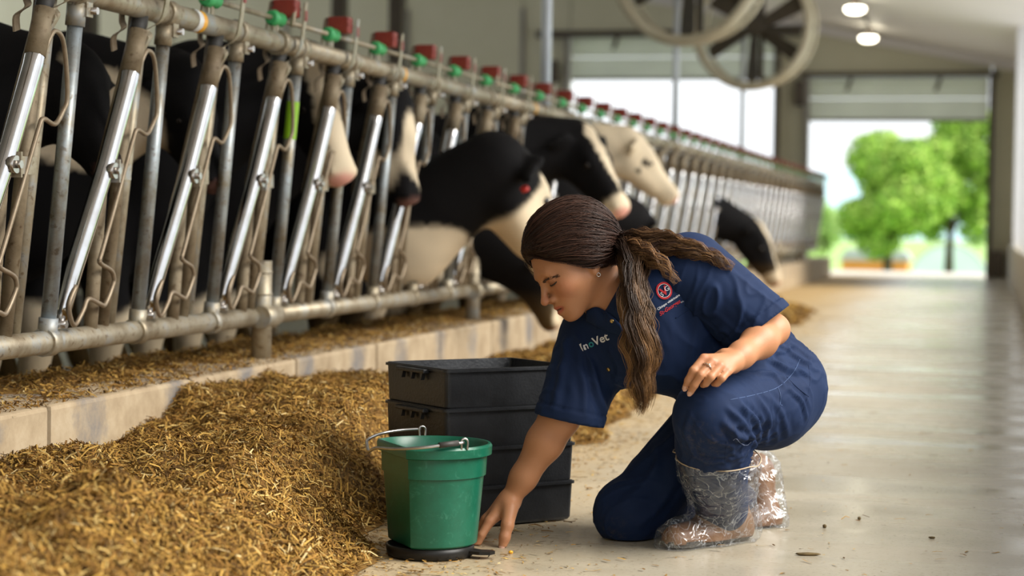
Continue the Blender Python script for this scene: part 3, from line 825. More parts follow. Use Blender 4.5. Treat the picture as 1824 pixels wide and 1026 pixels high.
def cow(label, Y, X0, poll, nose, patches, white_first, seed, body=True, droop=0.0, up_hint=(0, 0, 1), tags=(), ear_out=1.0, nk=1.15):
    """poll, nose in world space; the body stands behind the fence facing the lane. patches: list of (centre, radius, black?) in
    body or head places"""
    org = np.array([X0, Y, 0.0])
    P = np.array(poll) - org; Nz = np.array(nose) - org
    f = nrm(Nz - P); L = np.linalg.norm(Nz - P) / 0.50
    s = nrm(np.cross(up_hint, f)); u = np.cross(f, s)          # s = its left side
    H = lambda a, b, c: P + L * (a * f + b * s + c * u)
    ax = (f, s, u)
    lo = np.array([-2.35, -0.62, -0.02]); hi = np.array([0.2, 0.62, 1.45])
    lo = np.minimum(lo, np.minimum(P, Nz) - 0.35); hi = np.maximum(hi, np.maximum(P, Nz) + 0.35)
    F = Field(lo, hi, 0.021)
    F.ell((-1.28, 0, .86), (.74, .33, .36), k=.06)
    F.ell((-.68, 0, .84), (.33, .24, .36), k=.10)
    F.ell((-1.92, 0, .95), (.34, .27, .30), k=.10)
    F.cone((-.75, 0, 1.16), (-1.95, 0, 1.17), .09, .10, k=.12)
    for sd in (-1, 1):
        F.chain([((-.62, .17 * sd, .70), .115), ((-.58, .17 * sd, .42), .068), ((-.58, .17 * sd, .36), .064), ((-.60, .17 * sd, .14), .042), ((-.57, .17 * sd, .07), .055), ((-.55, .17 * sd, .03), .058)], k=.04)
        F.chain([((-1.95, .2 * sd, .85), .17), ((-1.80, .22 * sd, .62), .12), ((-2.08, .2 * sd, .45), .062), ((-2.02, .2 * sd, .16), .045), ((-1.98, .2 * sd, .06), .056)], k=.05)
    # neck: deep at the shoulder, narrow behind the head, with a dewlap
    c0 = np.array([-.58, 0, .98]); nb = H(-.04, 0, -.06)
    mid = 0.55 * c0 + 0.45 * nb + np.array([-.03, 0, .03 - droop])
    F.cone(c0, mid, .23 * nk, .185 * nk, k=.10, flat=((0, 1, 0), .72))
    F.cone(mid, nb, .185 * nk, .125 * nk, k=.08, flat=((0, 1, 0), .80))
    F.cone((-.48, 0, .70), 0.5 * mid + 0.5 * nb + np.array([0, 0, -.10]), .10, .05, k=.10)
    # head
    F.ell(H(.09, 0, -.005), (.155 * L, .105 * L, .11 * L), ax, k=.05)
    F.ell(H(.0, 0, .055), (.055 * L, .065 * L, .045 * L), ax, k=.05)
    F.cone(H(.12, 0, -.005), H(.41, 0, -.016), .098 * L, .068 * L, k=.05)
    for sd in (-1, 1):
        F.cone(H(.09, .042 * sd, -.105), H(.31, .02 * sd, -.080), .082 * L, .054 * L, k=.05)
        F.ell(H(.155, .088 * sd, .045), (.040 * L, .020 * L, .022 * L), ax, k=.03)           # brow
        F.ell(H(.47, .050 * sd, .008), (.020 * L, .016 * L, .018 * L), ax, k=.02)
        e0 = H(.0, .085 * sd, .02); e1 = H(-.01, .17 * sd * ear_out, .005 - .06 * droop); e2 = H(-.02, .27 * sd * ear_out, -.03 - .30 * droop)
        F.cone(e0, e1, .028 * L, .068 * L, k=.02, flat=(f + .3 * u, .30)); F.cone(e1, e2, .068 * L, .026 * L, k=.02, flat=(f + .3 * u, .32))
    F.ell(H(.455, 0, -.030), (.062 * L, .076 * L, .070 * L), ax, k=.04)
    F.ell(H(.42, 0, -.085), (.055 * L, .050 * L, .030 * L), ax, k=.03)
    for sd in (-1, 1):
        F.ell(H(.512, .036 * sd, -.012), (.014 * L, .011 * L, .016 * L), ax, k=.012, sub=True)
    v, q = F.mesh('cow')
    v = relax(v, q, 2)
    # coat
    r_ = np.random.default_rng(seed)
    w = v + 0.035 * np.stack([vnoise(v[:, 1], v[:, 2], 9.0, seed), vnoise(v[:, 0], v[:, 2], 9.0, seed + 1), vnoise(v[:, 0], v[:, 1], 9.0, seed + 2)], -1)
    blk = np.zeros(len(v)) if white_first else np.ones(len(v))
    hd = (w - P) / L
    hx, hs, hu = hd @ f, hd @ s, hd @ u
    for kind, c, rad, val in patches:
        if kind == 'h':
            d = np.sqrt(((hx - c[0]) / rad[0]) ** 2 + ((hs - c[1]) / rad[1]) ** 2 + ((hu - c[2]) / rad[2]) ** 2)
        else:
            d = np.sqrt((((w - np.array(c)) / np.array(rad)) ** 2).sum(1))
        t = np.clip((1.06 - d) / 0.12, 0, 1)
        blk = blk * (1 - t) + val * t
    shade = 1 + 0.12 * vnoise(v[:, 0] + v[:, 2], v[:, 1], 30.0, seed + 5)
    col = (BLACK[None] * blk[:, None] + WHITE[None] * (1 - blk[:, None])) * np.clip(shade, .7, 1.3)[:, None]
    hd = (v - P) / L; hx, hs, hu = hd @ f, hd @ s, hd @ u
    d = np.sqrt(((hx - .50) / .045) ** 2 + (hs / .075) ** 2 + ((hu + .02) / .055) ** 2)
    t = np.clip((1.15 - d) / 0.5, 0, 1)[:, None] * (1 - 0.75 * blk[:, None])
    col = col * (1 - t) + PINK * t
    # muddy feet
    t = np.clip((0.42 - v[:, 2]) / 0.25, 0, 1)[:, None] * 0.55
    col = col * (1 - t) + np.array([.28, .17, .06]) * t
    me = np_mesh('body', v, q); set_tint(me, col)
    root = empty('cow', (X0, Y, 0)); tag(root, label, 'cow', 'dairy cows at the feed fence')
    link('body', me, M['hide'], root)
    for sd in (-1, 1):
        c = H(.172, .094 * sd, .018)
        mb = MB().lathe([(0.001, -.021 * L), (.012 * L, -.017 * L), (.0205 * L, -.006 * L), (.0205 * L, .006 * L), (.012 * L, .017 * L), (.001, .021 * L)], 12)
        mb.build('eye', M['eye'], root, tuple(c))
    for sd, off, mt, sz in tags:
        c = H(-.005 + off[0], .19 * sd * ear_out + off[1], -.03 + off[2] - .1 * droop)
        mb = MB().tube([c - .008 * f, c + .008 * f], sz, n=10)
        mb.build('ear_tag', M[mt], root)
    return root

H_ = 'h'
# black cow with a white face, its head through the bars beside the crates
cow('black cow with white face turned away, head through the bars left of the person', 7.80, -2.05, (-1.9121, 7.8219, 0.9482), (-1.7326, 8.0766, 0.5235),
    [(H_, (.37, 0, .02), (.27, .3, .4), 0), (H_, (.16, .02, .13), (.24, .15, .13), 0), (H_, (.03, -.16, -.03), (.11, .09, .2), 1), (H_, (.03, .16, -.03), (.11, .09, .2), 1), ('b', (-.22, 0, .56), (.5, .4, .13), 0), (H_, (-.08, 0, 0), (.17, .5, .5), 1)], False, 3, tags=((-1, (.03, .07, .02), 'tag_yellow', .022), (-1, (.03, -.02, -.05), 'tag_red', .018)), droop=.32, ear_out=.9, nk=1.22)
# black and white cow with a blaze
cow('black cow with white blaze and pale muzzle, just behind the person\'s head', 9.30, -2.12, (-1.9551, 9.5463, 1.1100), (-1.7124, 9.4183, 0.7845),
    [(H_, (.24, 0, .115), (.40, .032, .07), 0), (H_, (.46, 0, -.02), (.10, .14, .13), 0), (H_, (.02, 0, .07), (.06, .045, .07), 0), ('b', (-.45, 0, .62), (.5, .4, .2), 0)], False, 8)
# white cow
cow('white cow with pink nose and small dark marks by the eye, head raised', 10.80, -2.15, (-1.9636, 10.9453, 1.1480), (-1.7051, 11.0388, 0.8675),
    [(H_, (.19, -.10, .025), (.042, .06, .026), 1), (H_, (.185, -.10, -.05), (.032, .06, .026), 1), (H_, (.10, -.09, -.03), (.042, .06, .020), 1), (H_, (-.02, .2, 0), (.10, .16, .09), 1), ('b', (-1.3, 0, 1.0), (.5, .5, .4), 1)], True, 14)
# black cow lower down between the two
cow('black cow bending its neck down behind the person\'s ponytail', 10.05, -2.02, (-1.8554, 10.4828, 0.7185), (-1.7607, 10.6281, 0.3977),
    [('b', (-.9, 0, .5), (.4, .4, .2), 0)], False, 19)
# black cow eating low behind the crates
cow('black cow eating low, seen left of the person\'s face', 8.55, -2.08, (-1.9973, 8.7945, 0.5081), (-1.9071, 8.7862, 0.2399),
    [('b', (-.8, 0, .45), (.4, .4, .25), 0), (H_, (.40, 0, .07), (.13, .06, .06), 0)], False, 23)
# far cow reaching down
cow('far black cow with white blaze reaching down to the floor, beyond the person\'s shoulder', 16.35, -2.12, (-1.9390, 16.7699, 0.6687), (-1.7011, 16.7602, 0.2286),
    [(H_, (.26, 0, .09), (.32, .055, .10), 0), (H_, (.48, 0, 0), (.08, .13, .12), 0), ('b', (-.22, -.1, 1.05), (.14, .3, .16), 0)], False, 29)
# cows standing behind the bars
cow('black and white cow standing behind the leftmost bars', 4.80, -2.35, (-2.4406, 4.9309, 1.0846), (-2.2518, 4.8138, 0.8536),
    [(H_, (.0, 0, .08), (.12, .05, .06), 0), ('b', (-.62, -.25, .40), (.25, .2, .25), 0), ('b', (-.55, 0, .15), (.3, .4, .2), 0), ('b', (-1.2, .1, 1.1), (.25, .4, .3), 0)], False, 37)
cow('black and white cow with cream neck behind the third lock bar', 5.55, -2.35, (-2.4267, 5.6556, 1.1098), (-2.2533, 5.5844, 0.8251),
    [('b', (-.25, -.1, 1.03), (.20, .3, .17), 0), ('b', (-.55, 0, .22), (.3, .4, .24), 0), ('b', (-1.3, 0, .9), (.3, .5, .3), 0)], False, 41)
cow('black cow with cream blaze and pink nose behind the lime taped post', 6.30, -2.30, (-2.3352, 6.6078, 1.2225), (-2.1659, 6.4817, 0.8679),
    [(H_, (.25, 0, .08), (.36, .06, .10), 0), (H_, (.47, 0, -.02), (.10, .13, .12), 0), ('b', (-.55, 0, .2), (.3, .4, .22), 0)], False, 47)
cow('black cow with brownish face, one dark ear between the fifth and sixth bars', 7.05, -2.32, (-2.2619, 7.2920, 1.1533), (-2.1450, 7.2562, 0.7962),
    [(H_, (.22, 0, .0), (.22, .10, .2), 0), ('b', (-.55, 0, .22), (.3, .4, .24), 0)], False, 53)

# ================================================================= crates, bucket, dish
M['black_plastic'] = simple('scuffed_black_plastic', (0.009, 0.0095, 0.011), 0.40, noise=(0.026, 0.028, 0.033), noise_scale=9, bump=0.12, bump_scale=140, rough_var=0.1)
def mat_green():
    m, nt, b = new_mat('scratched_green_plastic')
    tc = nd(nt, 'ShaderNodeTexCoord')
    n1 = nd(nt, 'ShaderNodeTexNoise', i_Scale=9.0, i_Detail=8.0, i_Roughness=0.75); nt.links.new(tc.outputs['Object'], n1.inputs['Vector'])
    c1 = ramp(nt, n1.outputs[0], [(0.35, (0.0025, 0.078, 0.042)), (0.65, (0.0045, 0.108, 0.062))])
    n2 = nd(nt, 'ShaderNodeTexNoise', i_Scale=38.0, i_Detail=9.0, i_Roughness=0.8, i_Distortion=1.5); nt.links.new(tc.outputs['Object'], n2.inputs['Vector'])
    s = ramp(nt, n2.outputs[0], [(0.56, (0, 0, 0)), (0.70, (0.6, 0.6, 0.6))])
    mx = nd(nt, 'ShaderNodeMix', data_type='RGBA'); mx.inputs['B'].default_value = (0.07, 0.25, 0.17, 1)
    nt.links.new(s, mx.inputs['Factor']); nt.links.new(c1, mx.inputs['A']); nt.links.new(mx.outputs['Result'], b.inputs['Base Color'])
    b.inputs['Roughness'].default_value = 0.34
    return m
M['green'] = mat_green()
M['steel_wire'] = simple('bright_steel_wire', (0.55, 0.55, 0.55), 0.28, 1.0, noise=(0.4, 0.38, 0.36), noise_scale=30)

def rrect(w, d, r, n=5):
    out = []
    for cx, cy, a0 in ((w / 2 - r, d / 2 - r, 0), (-w / 2 + r, d / 2 - r, 90), (-w / 2 + r, -d / 2 + r, 180), (w / 2 - r, -d / 2 + r, 270)):
        for i in range(n + 1):
            a = R(a0 + 90 * i / n)
            out.append((cx + r * math.cos(a), cy + r * math.sin(a)))
    return out
def loft(mb, loops, cap0=False, cap1=False, smooth=False):
    rings = [[mb.bm.verts.new(p) for p in lp] for lp in loops]
    n = len(rings[0])
    for a, b in zip(rings[:-1], rings[1:]):
        for j in range(n):
            f = mb.bm.faces.new([a[j], a[(j + 1) % n], b[(j + 1) % n], b[j]]); f.smooth = smooth
    if cap0: mb.bm.faces.new(list(reversed(rings[0])))
    if cap1: mb.bm.faces.new(rings[-1])
    return rings
CW, CD, CH = 0.37, 0.29, 0.100
def crate_body():
    mb = MB()
    lv = lambda s, z: [(x, y, z) for x, y in rrect(CW * s, CD * s, 0.012)]
    # outside wall up to the rim and down the inside
    loft(mb, [lv(.955, .004), lv(.975, 0.010), lv(.992, CH - .006), lv(.992, CH), lv(.967, CH), lv(.945, .012)], cap0=True, cap1=False)
    b = rrect(CW * .945, CD * .945, .012)
    mb.bm.faces.new([mb.bm.verts.new((x, y, .012)) for x, y in b])
    return mb.mesh('crate_wall')
def crate_rim():
    mb = MB()
    a = rrect(CW * 1.022, CD * 1.028, .016); b = rrect(CW * .985, CD * .985, .012)
    loft(mb, [[(x, y, CH - .008) for x, y in b], [(x, y, CH - .008) for x, y in a], [(x, y, CH - .002) for x, y in a], [(x, y, CH - .002) for x, y in b]])
    return mb.mesh('rim')
cw_m, cr_m = crate_body(), crate_rim()
rib_m = MB().prism([(0, 0), (.018, 0), (.009, -.022)], (-.010, 0, 0), (-CW * .5 - .001, 0, CH - .010), (0, 1, 0), (0, 0, 1)).mesh('grip_rib')
lip_m = MB().box((-CW * .5 - .008, 0, CH - .010), (.018, .135, .010), bevel=.003).mesh('grip_lip')
phi = R(33) + 0.23681
# front left corner of the stack
import mathutils
corner = Vector((-1.2187, 4.4173, 0.0622)); corner.z = 0
ex = Vector((math.cos(phi), math.sin(phi), 0)); ey = Vector((-math.sin(phi), math.cos(phi), 0))
cc = corner + ex * CW / 2 + ey * CD / 2
lab = ['bottom black plastic crate of the stack, resting on the floor', 'second black plastic crate from the floor in the stack', 'third black plastic crate from the floor, below the open top one', 'topmost open black plastic crate of the stack beside the person']
for i in range(4):
    r = empty('stacking_crate', (cc.x, cc.y, i * 0.0935), phi); tag(r, lab[i], 'crate', 'black stacking crates')
    link('crate_wall', cw_m, M['black_plastic'], r); link('rim', cr_m, M['black_plastic'], r)
    link('grip_lip', lip_m, M['black_plastic'], r)
    for yy in (-.055, -.009, .037): link('grip_rib', rib_m, M['black_plastic'], r, (0, yy, 0))

# ---- flat-backed bucket standing on a black dish
def dloop(rad, z, flat, n=64, cz=None):
    """round outline cut flat on one side"""
    out = []
    for j in range(n):
        a = 2 * math.pi * j / n
        x, y = rad * math.cos(a), rad * math.sin(a)
        lim = -rad * flat
        if x < lim: x = lim
        out.append((x, y, z))
    return out
bx, by, _ = (-1.1625, 4.0992, -0.0018)
bz = 0.028
bk = empty('bucket', (bx, by, bz), R(23) + 0.23681); tag(bk, 'dark green plastic bucket with a wire handle, beside the feed heap', 'bucket')
FB = 0.70
mb = MB()
prof = [(.097, .000), (.102, .004), (.1150, .150), (.1195, .151), (.1215, .192), (.1215, .193), (.126, .194), (.1315, .196), (.1325, .214), (.129, .219), (.124, .219), (.1195, .213), (.114, .190), (.099, .008)]
rings = loft(mb, [dloop(r_, z_, FB) for r_, z_ in prof], cap0=True, cap1=True, smooth=True)
o = mb.build('bucket_wall', M['green'], bk)
md = o.modifiers.new('edges', 'EDGE_SPLIT'); md.split_angle = R(38)
# raised spout-like back of the rim
ears = []
for s in (-1, 1):
    e = MB().ring((0, 0, 0), 0, 0)
    pts = [(.02, s * .1265, .205), (.02, s * .128, .222), (.02, s * .1285, .236), (.028, s * .1285, .239), (.034, s * .1285, .232), (.033, s * .128, .216)]
    e.tube(smooth_path(pts, 4), .0026, n=8).build('handle_eye', M['steel_wire'], bk)
pts = [(.024, -.131, .231), (-.02, -.139, .229), (-.07, -.128, .223), (-.115, -.085, .217), (-.135, -.025, .213), (-.142, .0, .204), (-.137, .03, .212), (-.115, .088, .219), (-.07, .128, .226), (-.02, .138, .231), (.024, .131, .233)]
hd_ = MB().tube(smooth_path(pts, 5), .0034, n=8).build('handle', M['steel_wire'], bk)
MB().tube([(-.035, -.1385, .228), (.010, -.1335, .231)], .0062, n=10).build('handle_grip', M['black_rubber'], hd_)
# black dish with a tongue
ds = empty('dish', (bx, by, 0.0), R(-14) + 0.23681); tag(ds, 'shallow black rubber dish with a tongue, under the green bucket', 'dish')
mb = MB().lathe([(.001, .022), (.085, .022), (.092, .027), (.097, .026), (.094, .004), (.088, .001), (.001, .001)], 40)
M['dish'] = simple('black_dish_rubber', (0.006, 0.006, 0.006), 0.4, noise=(0.014, 0.013, 0.012), noise_scale=14, spec=0.3)
mb.build('dish_bowl', M['dish'], ds)
mb = MB().prism([(.088, -.020), (.118, -.026), (.140, -.018), (.146, 0), (.136, .012), (.112, .010), (.088, .022)], (0, 0, .007), (0, 0, .010))
mb.build('dish_tongue', M['dish'], ds)

# ================================================================= the kneeling person
M['skin'] = attr_mat('skin', rough=0.48, spec=0.4, bump=0.10, bump_scale=420.0, sss=0.12)
M['hair'] = attr_mat('brown_hair', rough=0.42, spec=0.28)
def mat_cloth():
    m, nt, b = new_mat('navy_work_cloth')
    tc = nd(nt, 'ShaderNodeTexCoord')
    n1 = nd(nt, 'ShaderNodeTexNoise', i_Scale=6.0, i_Detail=4.0); nt.links.new(tc.outputs['Object'], n1.inputs['Vector'])
    c = ramp(nt, n1.outputs[0], [(0.3, (0.0055, 0.0140, 0.046)), (0.7, (0.0085, 0.0215, 0.067))])
    # dust on the knees
    a = nd(nt, 'ShaderNodeAttribute', attribute_name='dust')
    n3 = nd(nt, 'ShaderNodeTexNoise', i_Scale=60.0, i_Detail=8.0, i_Roughness=0.8); nt.links.new(tc.outputs['Object'], n3.inputs['Vector'])
    r3 = ramp(nt, n3.outputs[0], [(0.50, (0, 0, 0)), (0.80, (0.8, 0.8, 0.8))])
    mu = nd(nt, 'ShaderNodeMath', operation='MULTIPLY'); nt.links.new(a.outputs['Fac'], mu.inputs[0]); nt.links.new(r3, mu.inputs[1])
    mx = nd(nt, 'ShaderNodeMix', data_type='RGBA'); mx.inputs['B'].default_value = (0.13, 0.10, 0.065, 1)
    nt.links.new(mu.outputs[0], mx.inputs['Factor']); nt.links.new(c, mx.inputs['A']); nt.links.new(mx.outputs['Result'], b.inputs['Base Color'])
    b.inputs['Roughness'].default_value = 0.78
    b.inputs['Specular IOR Level'].default_value = 0.2
    b.inputs['Sheen Weight'].default_value = 0.04
    b.inputs['Sheen Roughness'].default_value = 0.5
    b.inputs['Sheen Tint'].default_value = (0.25, 0.40, 0.8, 1)
    w = nd(nt, 'ShaderNodeTexNoise', i_Scale=900.0, i_Detail=2.0); nt.links.new(tc.outputs['Object'], w.inputs['Vector'])
    bp = nd(nt, 'ShaderNodeBump', i_Strength=0.12, i_Distance=0.001); nt.links.new(w.outputs[0], bp.inputs['Height']); nt.links.new(bp.outputs[0], b.inputs['Normal'])
    return m
M['cloth'] = mat_cloth()
M['snap'] = simple('brass_snap', (0.55, 0.38, 0.14), 0.3, 0.9, noise=(0.4, 0.25, 0.08), noise_scale=60)
M['thread'] = simple('white_embroidery', (0.75, 0.75, 0.78), 0.7, noise=(0.62, 0.62, 0.66), noise_scale=80)
M['thread_red'] = simple('red_embroidery', (0.50, 0.010, 0.016), 0.7, noise=(0.38, 0.006, 0.01), noise_scale=80)
M['thread_teal'] = simple('teal_embroidery', (0.02, 0.30, 0.25), 0.7, noise=(0.03, 0.10, 0.35), noise_scale=60)
M['seam'] = simple('pale_blue_seam_thread', (0.07, 0.12, 0.26), 0.7, noise=(0.05, 0.09, 0.2), noise_scale=40)
M['thread_pale'] = simple('pale_loose_thread', (0.22, 0.27, 0.42), 0.7, noise=(0.18, 0.22, 0.36), noise_scale=40)
M['boot'] = simple('brown_leather', (0.16, 0.075, 0.032), 0.5, noise=(0.24, 0.12, 0.055), noise_scale=14, bump=0.2)
M['sole'] = simple('dark_sole_rubber', (0.03, 0.026, 0.022), 0.7, noise=(0.06, 0.05, 0.04), noise_scale=20)
M['silver'] = simple('silver', (0.8, 0.78, 0.74), 0.18, 1.0, noise=(0.7, 0.68, 0.64), noise_scale=40)
M['lash'] = simple('dark_lash', (0.012, 0.008, 0.006), 0.6, noise=(0.02, 0.012, 0.01), noise_scale=40)
M['brow'] = simple('dark_brow', (0.050, 0.025, 0.015), 0.6, noise=(0.075, 0.036, 0.022), noise_scale=90)
M['nail'] = simple('finger_nail', (0.62, 0.36, 0.28), 0.25, noise=(0.60, 0.34, 0.25), noise_scale=40)
def mat_plastic():
    m, nt, b = new_mat('clear_crinkled_plastic')
    out = nt.nodes['Material Output']
    tc = nd(nt, 'ShaderNodeTexCoord')
    n = nd(nt, 'ShaderNodeTexNoise', i_Scale=14.0, i_Detail=3.0, i_Distortion=0.8); nt.links.new(tc.outputs['Object'], n.inputs['Vector'])
    mp = nd(nt, 'ShaderNodeMapping'); mp.inputs['Scale'].default_value = (1, 1, 1.7); nt.links.new(tc.outputs['Object'], mp.inputs[0])
    dm = nd(nt, 'ShaderNodeVectorMath', operation='MULTIPLY_ADD'); dm.inputs[1].default_value = (0.22, 0.22, 0.22)
    nt.links.new(n.outputs['Color'], dm.inputs[0]); nt.links.new(mp.outputs[0], dm.inputs[2])
    vo = nd(nt, 'ShaderNodeTexVoronoi', i_Scale=17.0, feature='DISTANCE_TO_EDGE'); nt.links.new(dm.outputs[0], vo.inputs['Vector'])
    bp = nd(nt, 'ShaderNodeBump', i_Strength=0.55, i_Distance=0.010); nt.links.new(vo.outputs['Distance'], bp.inputs['Height'])
    gl = nd(nt, 'ShaderNodeBsdfGlossy'); gl.inputs['Roughness'].default_value = 0.10; nt.links.new(bp.outputs[0], gl.inputs['Normal'])
    b.inputs['Base Color'].default_value = (0.80, 0.85, 0.92, 1); b.inputs['Roughness'].default_value = 0.3; nt.links.new(bp.outputs[0], b.inputs['Normal'])
    tr = nd(nt, 'ShaderNodeBsdfTransparent'); tr.inputs[0].default_value = (0.97, 0.98, 1.0, 1)
    lw = nd(nt, 'ShaderNodeLayerWeight', i_Blend=0.30); nt.links.new(bp.outputs[0], lw.inputs['Normal'])
    mr = nd(nt, 'ShaderNodeMapRange'); mr.inputs['To Min'].default_value = 0.035; mr.inputs['To Max'].default_value = 0.36
    nt.links.new(lw.outputs['Facing'], mr.inputs[0])
    mix = nd(nt, 'ShaderNodeMixShader'); nt.links.new(mr.outputs[0], mix.inputs[0]); nt.links.new(tr.outputs[0], mix.inputs[1]); nt.links.new(gl.outputs[0], mix.inputs[2])
    # crinkle highlights painted as white lines along the film's creases
    cr = ramp(nt, vo.outputs['Distance'], [(0.0, (0.30, 0.30, 0.30)), (0.05, (0.02, 0.02, 0.02))])
    m2 = nd(nt, 'ShaderNodeMixShader'); nt.links.new(cr, m2.inputs[0]); nt.links.new(mix.outputs[0], m2.inputs[1]); nt.links.new(b.outputs[0], m2.inputs[2])
    nt.links.new(m2.outputs[0], out.inputs[0])
    return m
M['plastic'] = mat_plastic()

person = empty('person', (-0.6834, 4.3820, 0), 0.23681)
tag(person, 'person in navy work clothes kneeling on one knee, reaching down beside the green bucket', 'person')
A = np.array
EYE = A((-0.3637, -4.42, 0.73))         # direction the wearer is seen from: used only to lay prints on the cloth

# ---- frame of the head: F forward, S to the left ear, U up
al, be = R(33), R(20)
F0 = A((-math.cos(al), 0, -math.sin(al))); U_ = A((-math.sin(al), 0, math.cos(al))); S0 = A((0, -1.0, 0))
F_ = F0 * math.cos(be) + S0 * math.sin(be); S_ = S0 * math.cos(be) - F0 * math.sin(be)
HO = A((-0.2212, 0.0293, 0.6357))
HAX = (F_, S_, U_)
def hd(f, s, u): return HO + f * F_ + s * S_ + u * U_

# ---- joints
NB = A((-0.1094, 0.0655, 0.5248))
RS, RE, RW = A((-0.1679, 0.1132, 0.4568)), A((-0.2482, 0.0174, 0.2883)), A((-0.3612, 0.0158, 0.0942))
LS, LE, LW = A((0.0594, 0.0084, 0.6134)), A((0.2240, -0.0457, 0.4958)), A((0.1148, -0.1929, 0.4321))
CH_ = A((-0.0323, 0.0653, 0.5207)); WA = A((0.1471, 0.1423, 0.4346)); PE = A((0.2541, 0.1694, 0.3514))
LH, LK, LA = A((0.2608, 0.1489, 0.3374)), A((0.0791, -0.1373, 0.3047)), A((0.1288, 0.0603, 0.0856))
RH, RK, RA = A((0.1854, 0.2281, 0.3094)), A((-0.0865, 0.1095, 0.0572)), A((0.2259, 0.3595, 0.0572))

# ---- body: one continuous skin
B = Field((-0.52, -0.36, 0.0), (0.30, 0.46, 0.83), 0.0032)
# head
B.ell(hd(-.010, 0, .030), (.094, .073, .088), HAX, k=.01)
B.ell(hd(.030, 0, -.012), (.058, .060, .080), HAX, k=.03)
B.ell(hd(.036, 0, -.058), (.045, .042, .036), HAX, k=.03)
B.ell(hd(.072, 0, -.094), (.017, .020, .015), HAX, k=.020)
for s in (-1, 1):
    B.ell(hd(.048, .040 * s, -.030), (.030, .021, .022), HAX, k=.025)
    B.cone(hd(.004, .050 * s, -.044), hd(.060, .018 * s, -.090), .014, .012, k=.022)
B.ell(hd(.066, 0, -.066), (.024, .030, .028), HAX, k=.02)
B.cone(hd(.080, .030, .012), hd(.080, -.030, .012), .009, .009, k=.02)
for s in (-1, 1):
    B.ell(hd(.097, .031 * s, -.003), (.016, .017, .012), HAX, k=.013, sub=True)
    B.ell(hd(.0715, .031 * s, -.003), (.0145, .0165, .0125), HAX, k=.004)
    B.ell(hd(.0735, .031 * s, .0005), (.0140, .0168, .0100), HAX, k=.003)         # upper lid, lowered
B.cone(hd(.086, 0, .006), hd(.108, 0, -.034), .0058, .0080, k=.010)
B.ell(hd(.109, 0, -.0375), (.0100, .0100, .0088), HAX, k=.006)
for s in (-1, 1):
    B.ell(hd(.093, .0125 * s, -.042), (.0105, .0075, .0080), HAX, k=.006)
    B.ell(hd(.099, .0068 * s, -.0485), (.0050, .0032, .0030), HAX, k=.003, sub=True)
B.cone(hd(.0865, .012, -.063), hd(.0920, 0, -.0615), .0056, .0060, k=.006)
B.cone(hd(.0865, -.012, -.063), hd(.0920, 0, -.0615), .0056, .0060, k=.006)
B.cone(hd(.084, .011, -.0745), hd(.0895, 0, -.0755), .0062, .0070, k=.006)
B.cone(hd(.084, -.011, -.0745), hd(.0895, 0, -.0755), .0062, .0070, k=.006)
B.cone(hd(.0800, .0235, -.0668), hd(.0905, .0110, -.0690), .0012, .0020, k=.0025, sub=True); B.cone(hd(.0905, .0110, -.0690), hd(.0985, 0, -.0685), .0020, .0024, k=.0025, sub=True)
B.cone(hd(.0905, -.0110, -.0690), hd(.0985, 0, -.0685), .0020, .0024, k=.0025, sub=True)
for s in (-1, 1):
    B.ell(hd(-.012, .0690 * s, -.014), (.016, .008, .027), HAX, k=.008)
    B.ell(hd(-.005, .0715 * s, -.037), (.0085, .006, .011), HAX, k=.006)
    B.ell(hd(-.004, .079 * s, -.014), (.008, .006, .015), HAX, k=.006, sub=True)
# neck and trunk
B.cone(hd(-.028, 0, -.052), NB, .050, .056, k=.03)
B.cone(hd(-.01, 0, -.06), NB + A((-.005, -.005, -.005)), .030, .05, k=.03)
B.cone(NB, CH_, .06, .10, k=.05)
B.cone(RS, LS, .052, .055, k=.04)
B.ell(CH_, (.11, .095, .10), k=.05)
B.cone(CH_, WA, .10, .09, k=.05); B.cone(WA, PE, .09, .09, k=.05)
B.cone(LH, LK, .080, .052, k=.03); B.cone(LK, LA, .050, .035, k=.03)
B.cone(RH, RK, .080, .050, k=.03); B.cone(RK, RA, .050, .035, k=.03)
# arms
def lerp(a, b, t): return a * (1 - t) + b * t
B.cone(RS, RE, .048, .043, k=.03)
B.cone(RE, lerp(RE, RW, .30), .044, .0405, k=.02); B.cone(lerp(RE, RW, .30), lerp(RE, RW, .72), .0405, .0290, k=.02); B.cone(lerp(RE, RW, .72), RW, .0290, .0215, k=.02)
B.cone(LS, LE, .044, .033, k=.03)
B.cone(LE, lerp(LE, LW, .35), .030, .0375, k=.02); B.cone(lerp(LE, LW, .35), lerp(LE, LW, .8), .0375, .0270, k=.02); B.cone(lerp(LE, LW, .8), LW, .0275, .0225, k=.02)
# right hand: spread over the floor at the dish
def finger(pts, rs, k=.0035):
    for (p, q, a, b_) in zip(pts[:-1], pts[1:], rs[:-1], rs[1:]):
        B.cone(p, q, a, b_, k=k)
r_mcp = [A((-0.4048, -0.0156, 0.0523)), A((-0.4128, 0.0145, 0.0527)), A((-0.4131, 0.0443, 0.0482)), A((-0.4082, 0.0710, 0.0377))]
for m_ in r_mcp:
    B.cone(RW, m_, .0215, .0125, k=.012)
finger([r_mcp[0], A((-0.4220, -0.0266, 0.0234)), A((-0.4330, -0.0274, -0.0007)), A((-0.4404, -0.0229, -0.0168))], [.0118, .0098, .0085, .0070])
finger([r_mcp[1], A((-0.4291, 0.0234, 0.0229)), A((-0.4378, 0.0276, -0.0022)), A((-0.4453, 0.0320, -0.0210))], [.0118, .0098, .0085, .0070])
finger([r_mcp[2], A((-0.4311, 0.0684, 0.0197)), A((-0.4387, 0.0776, -0.0027)), A((-0.4425, 0.0870, -0.0199))], [.0112, .0094, .0082, .0068])
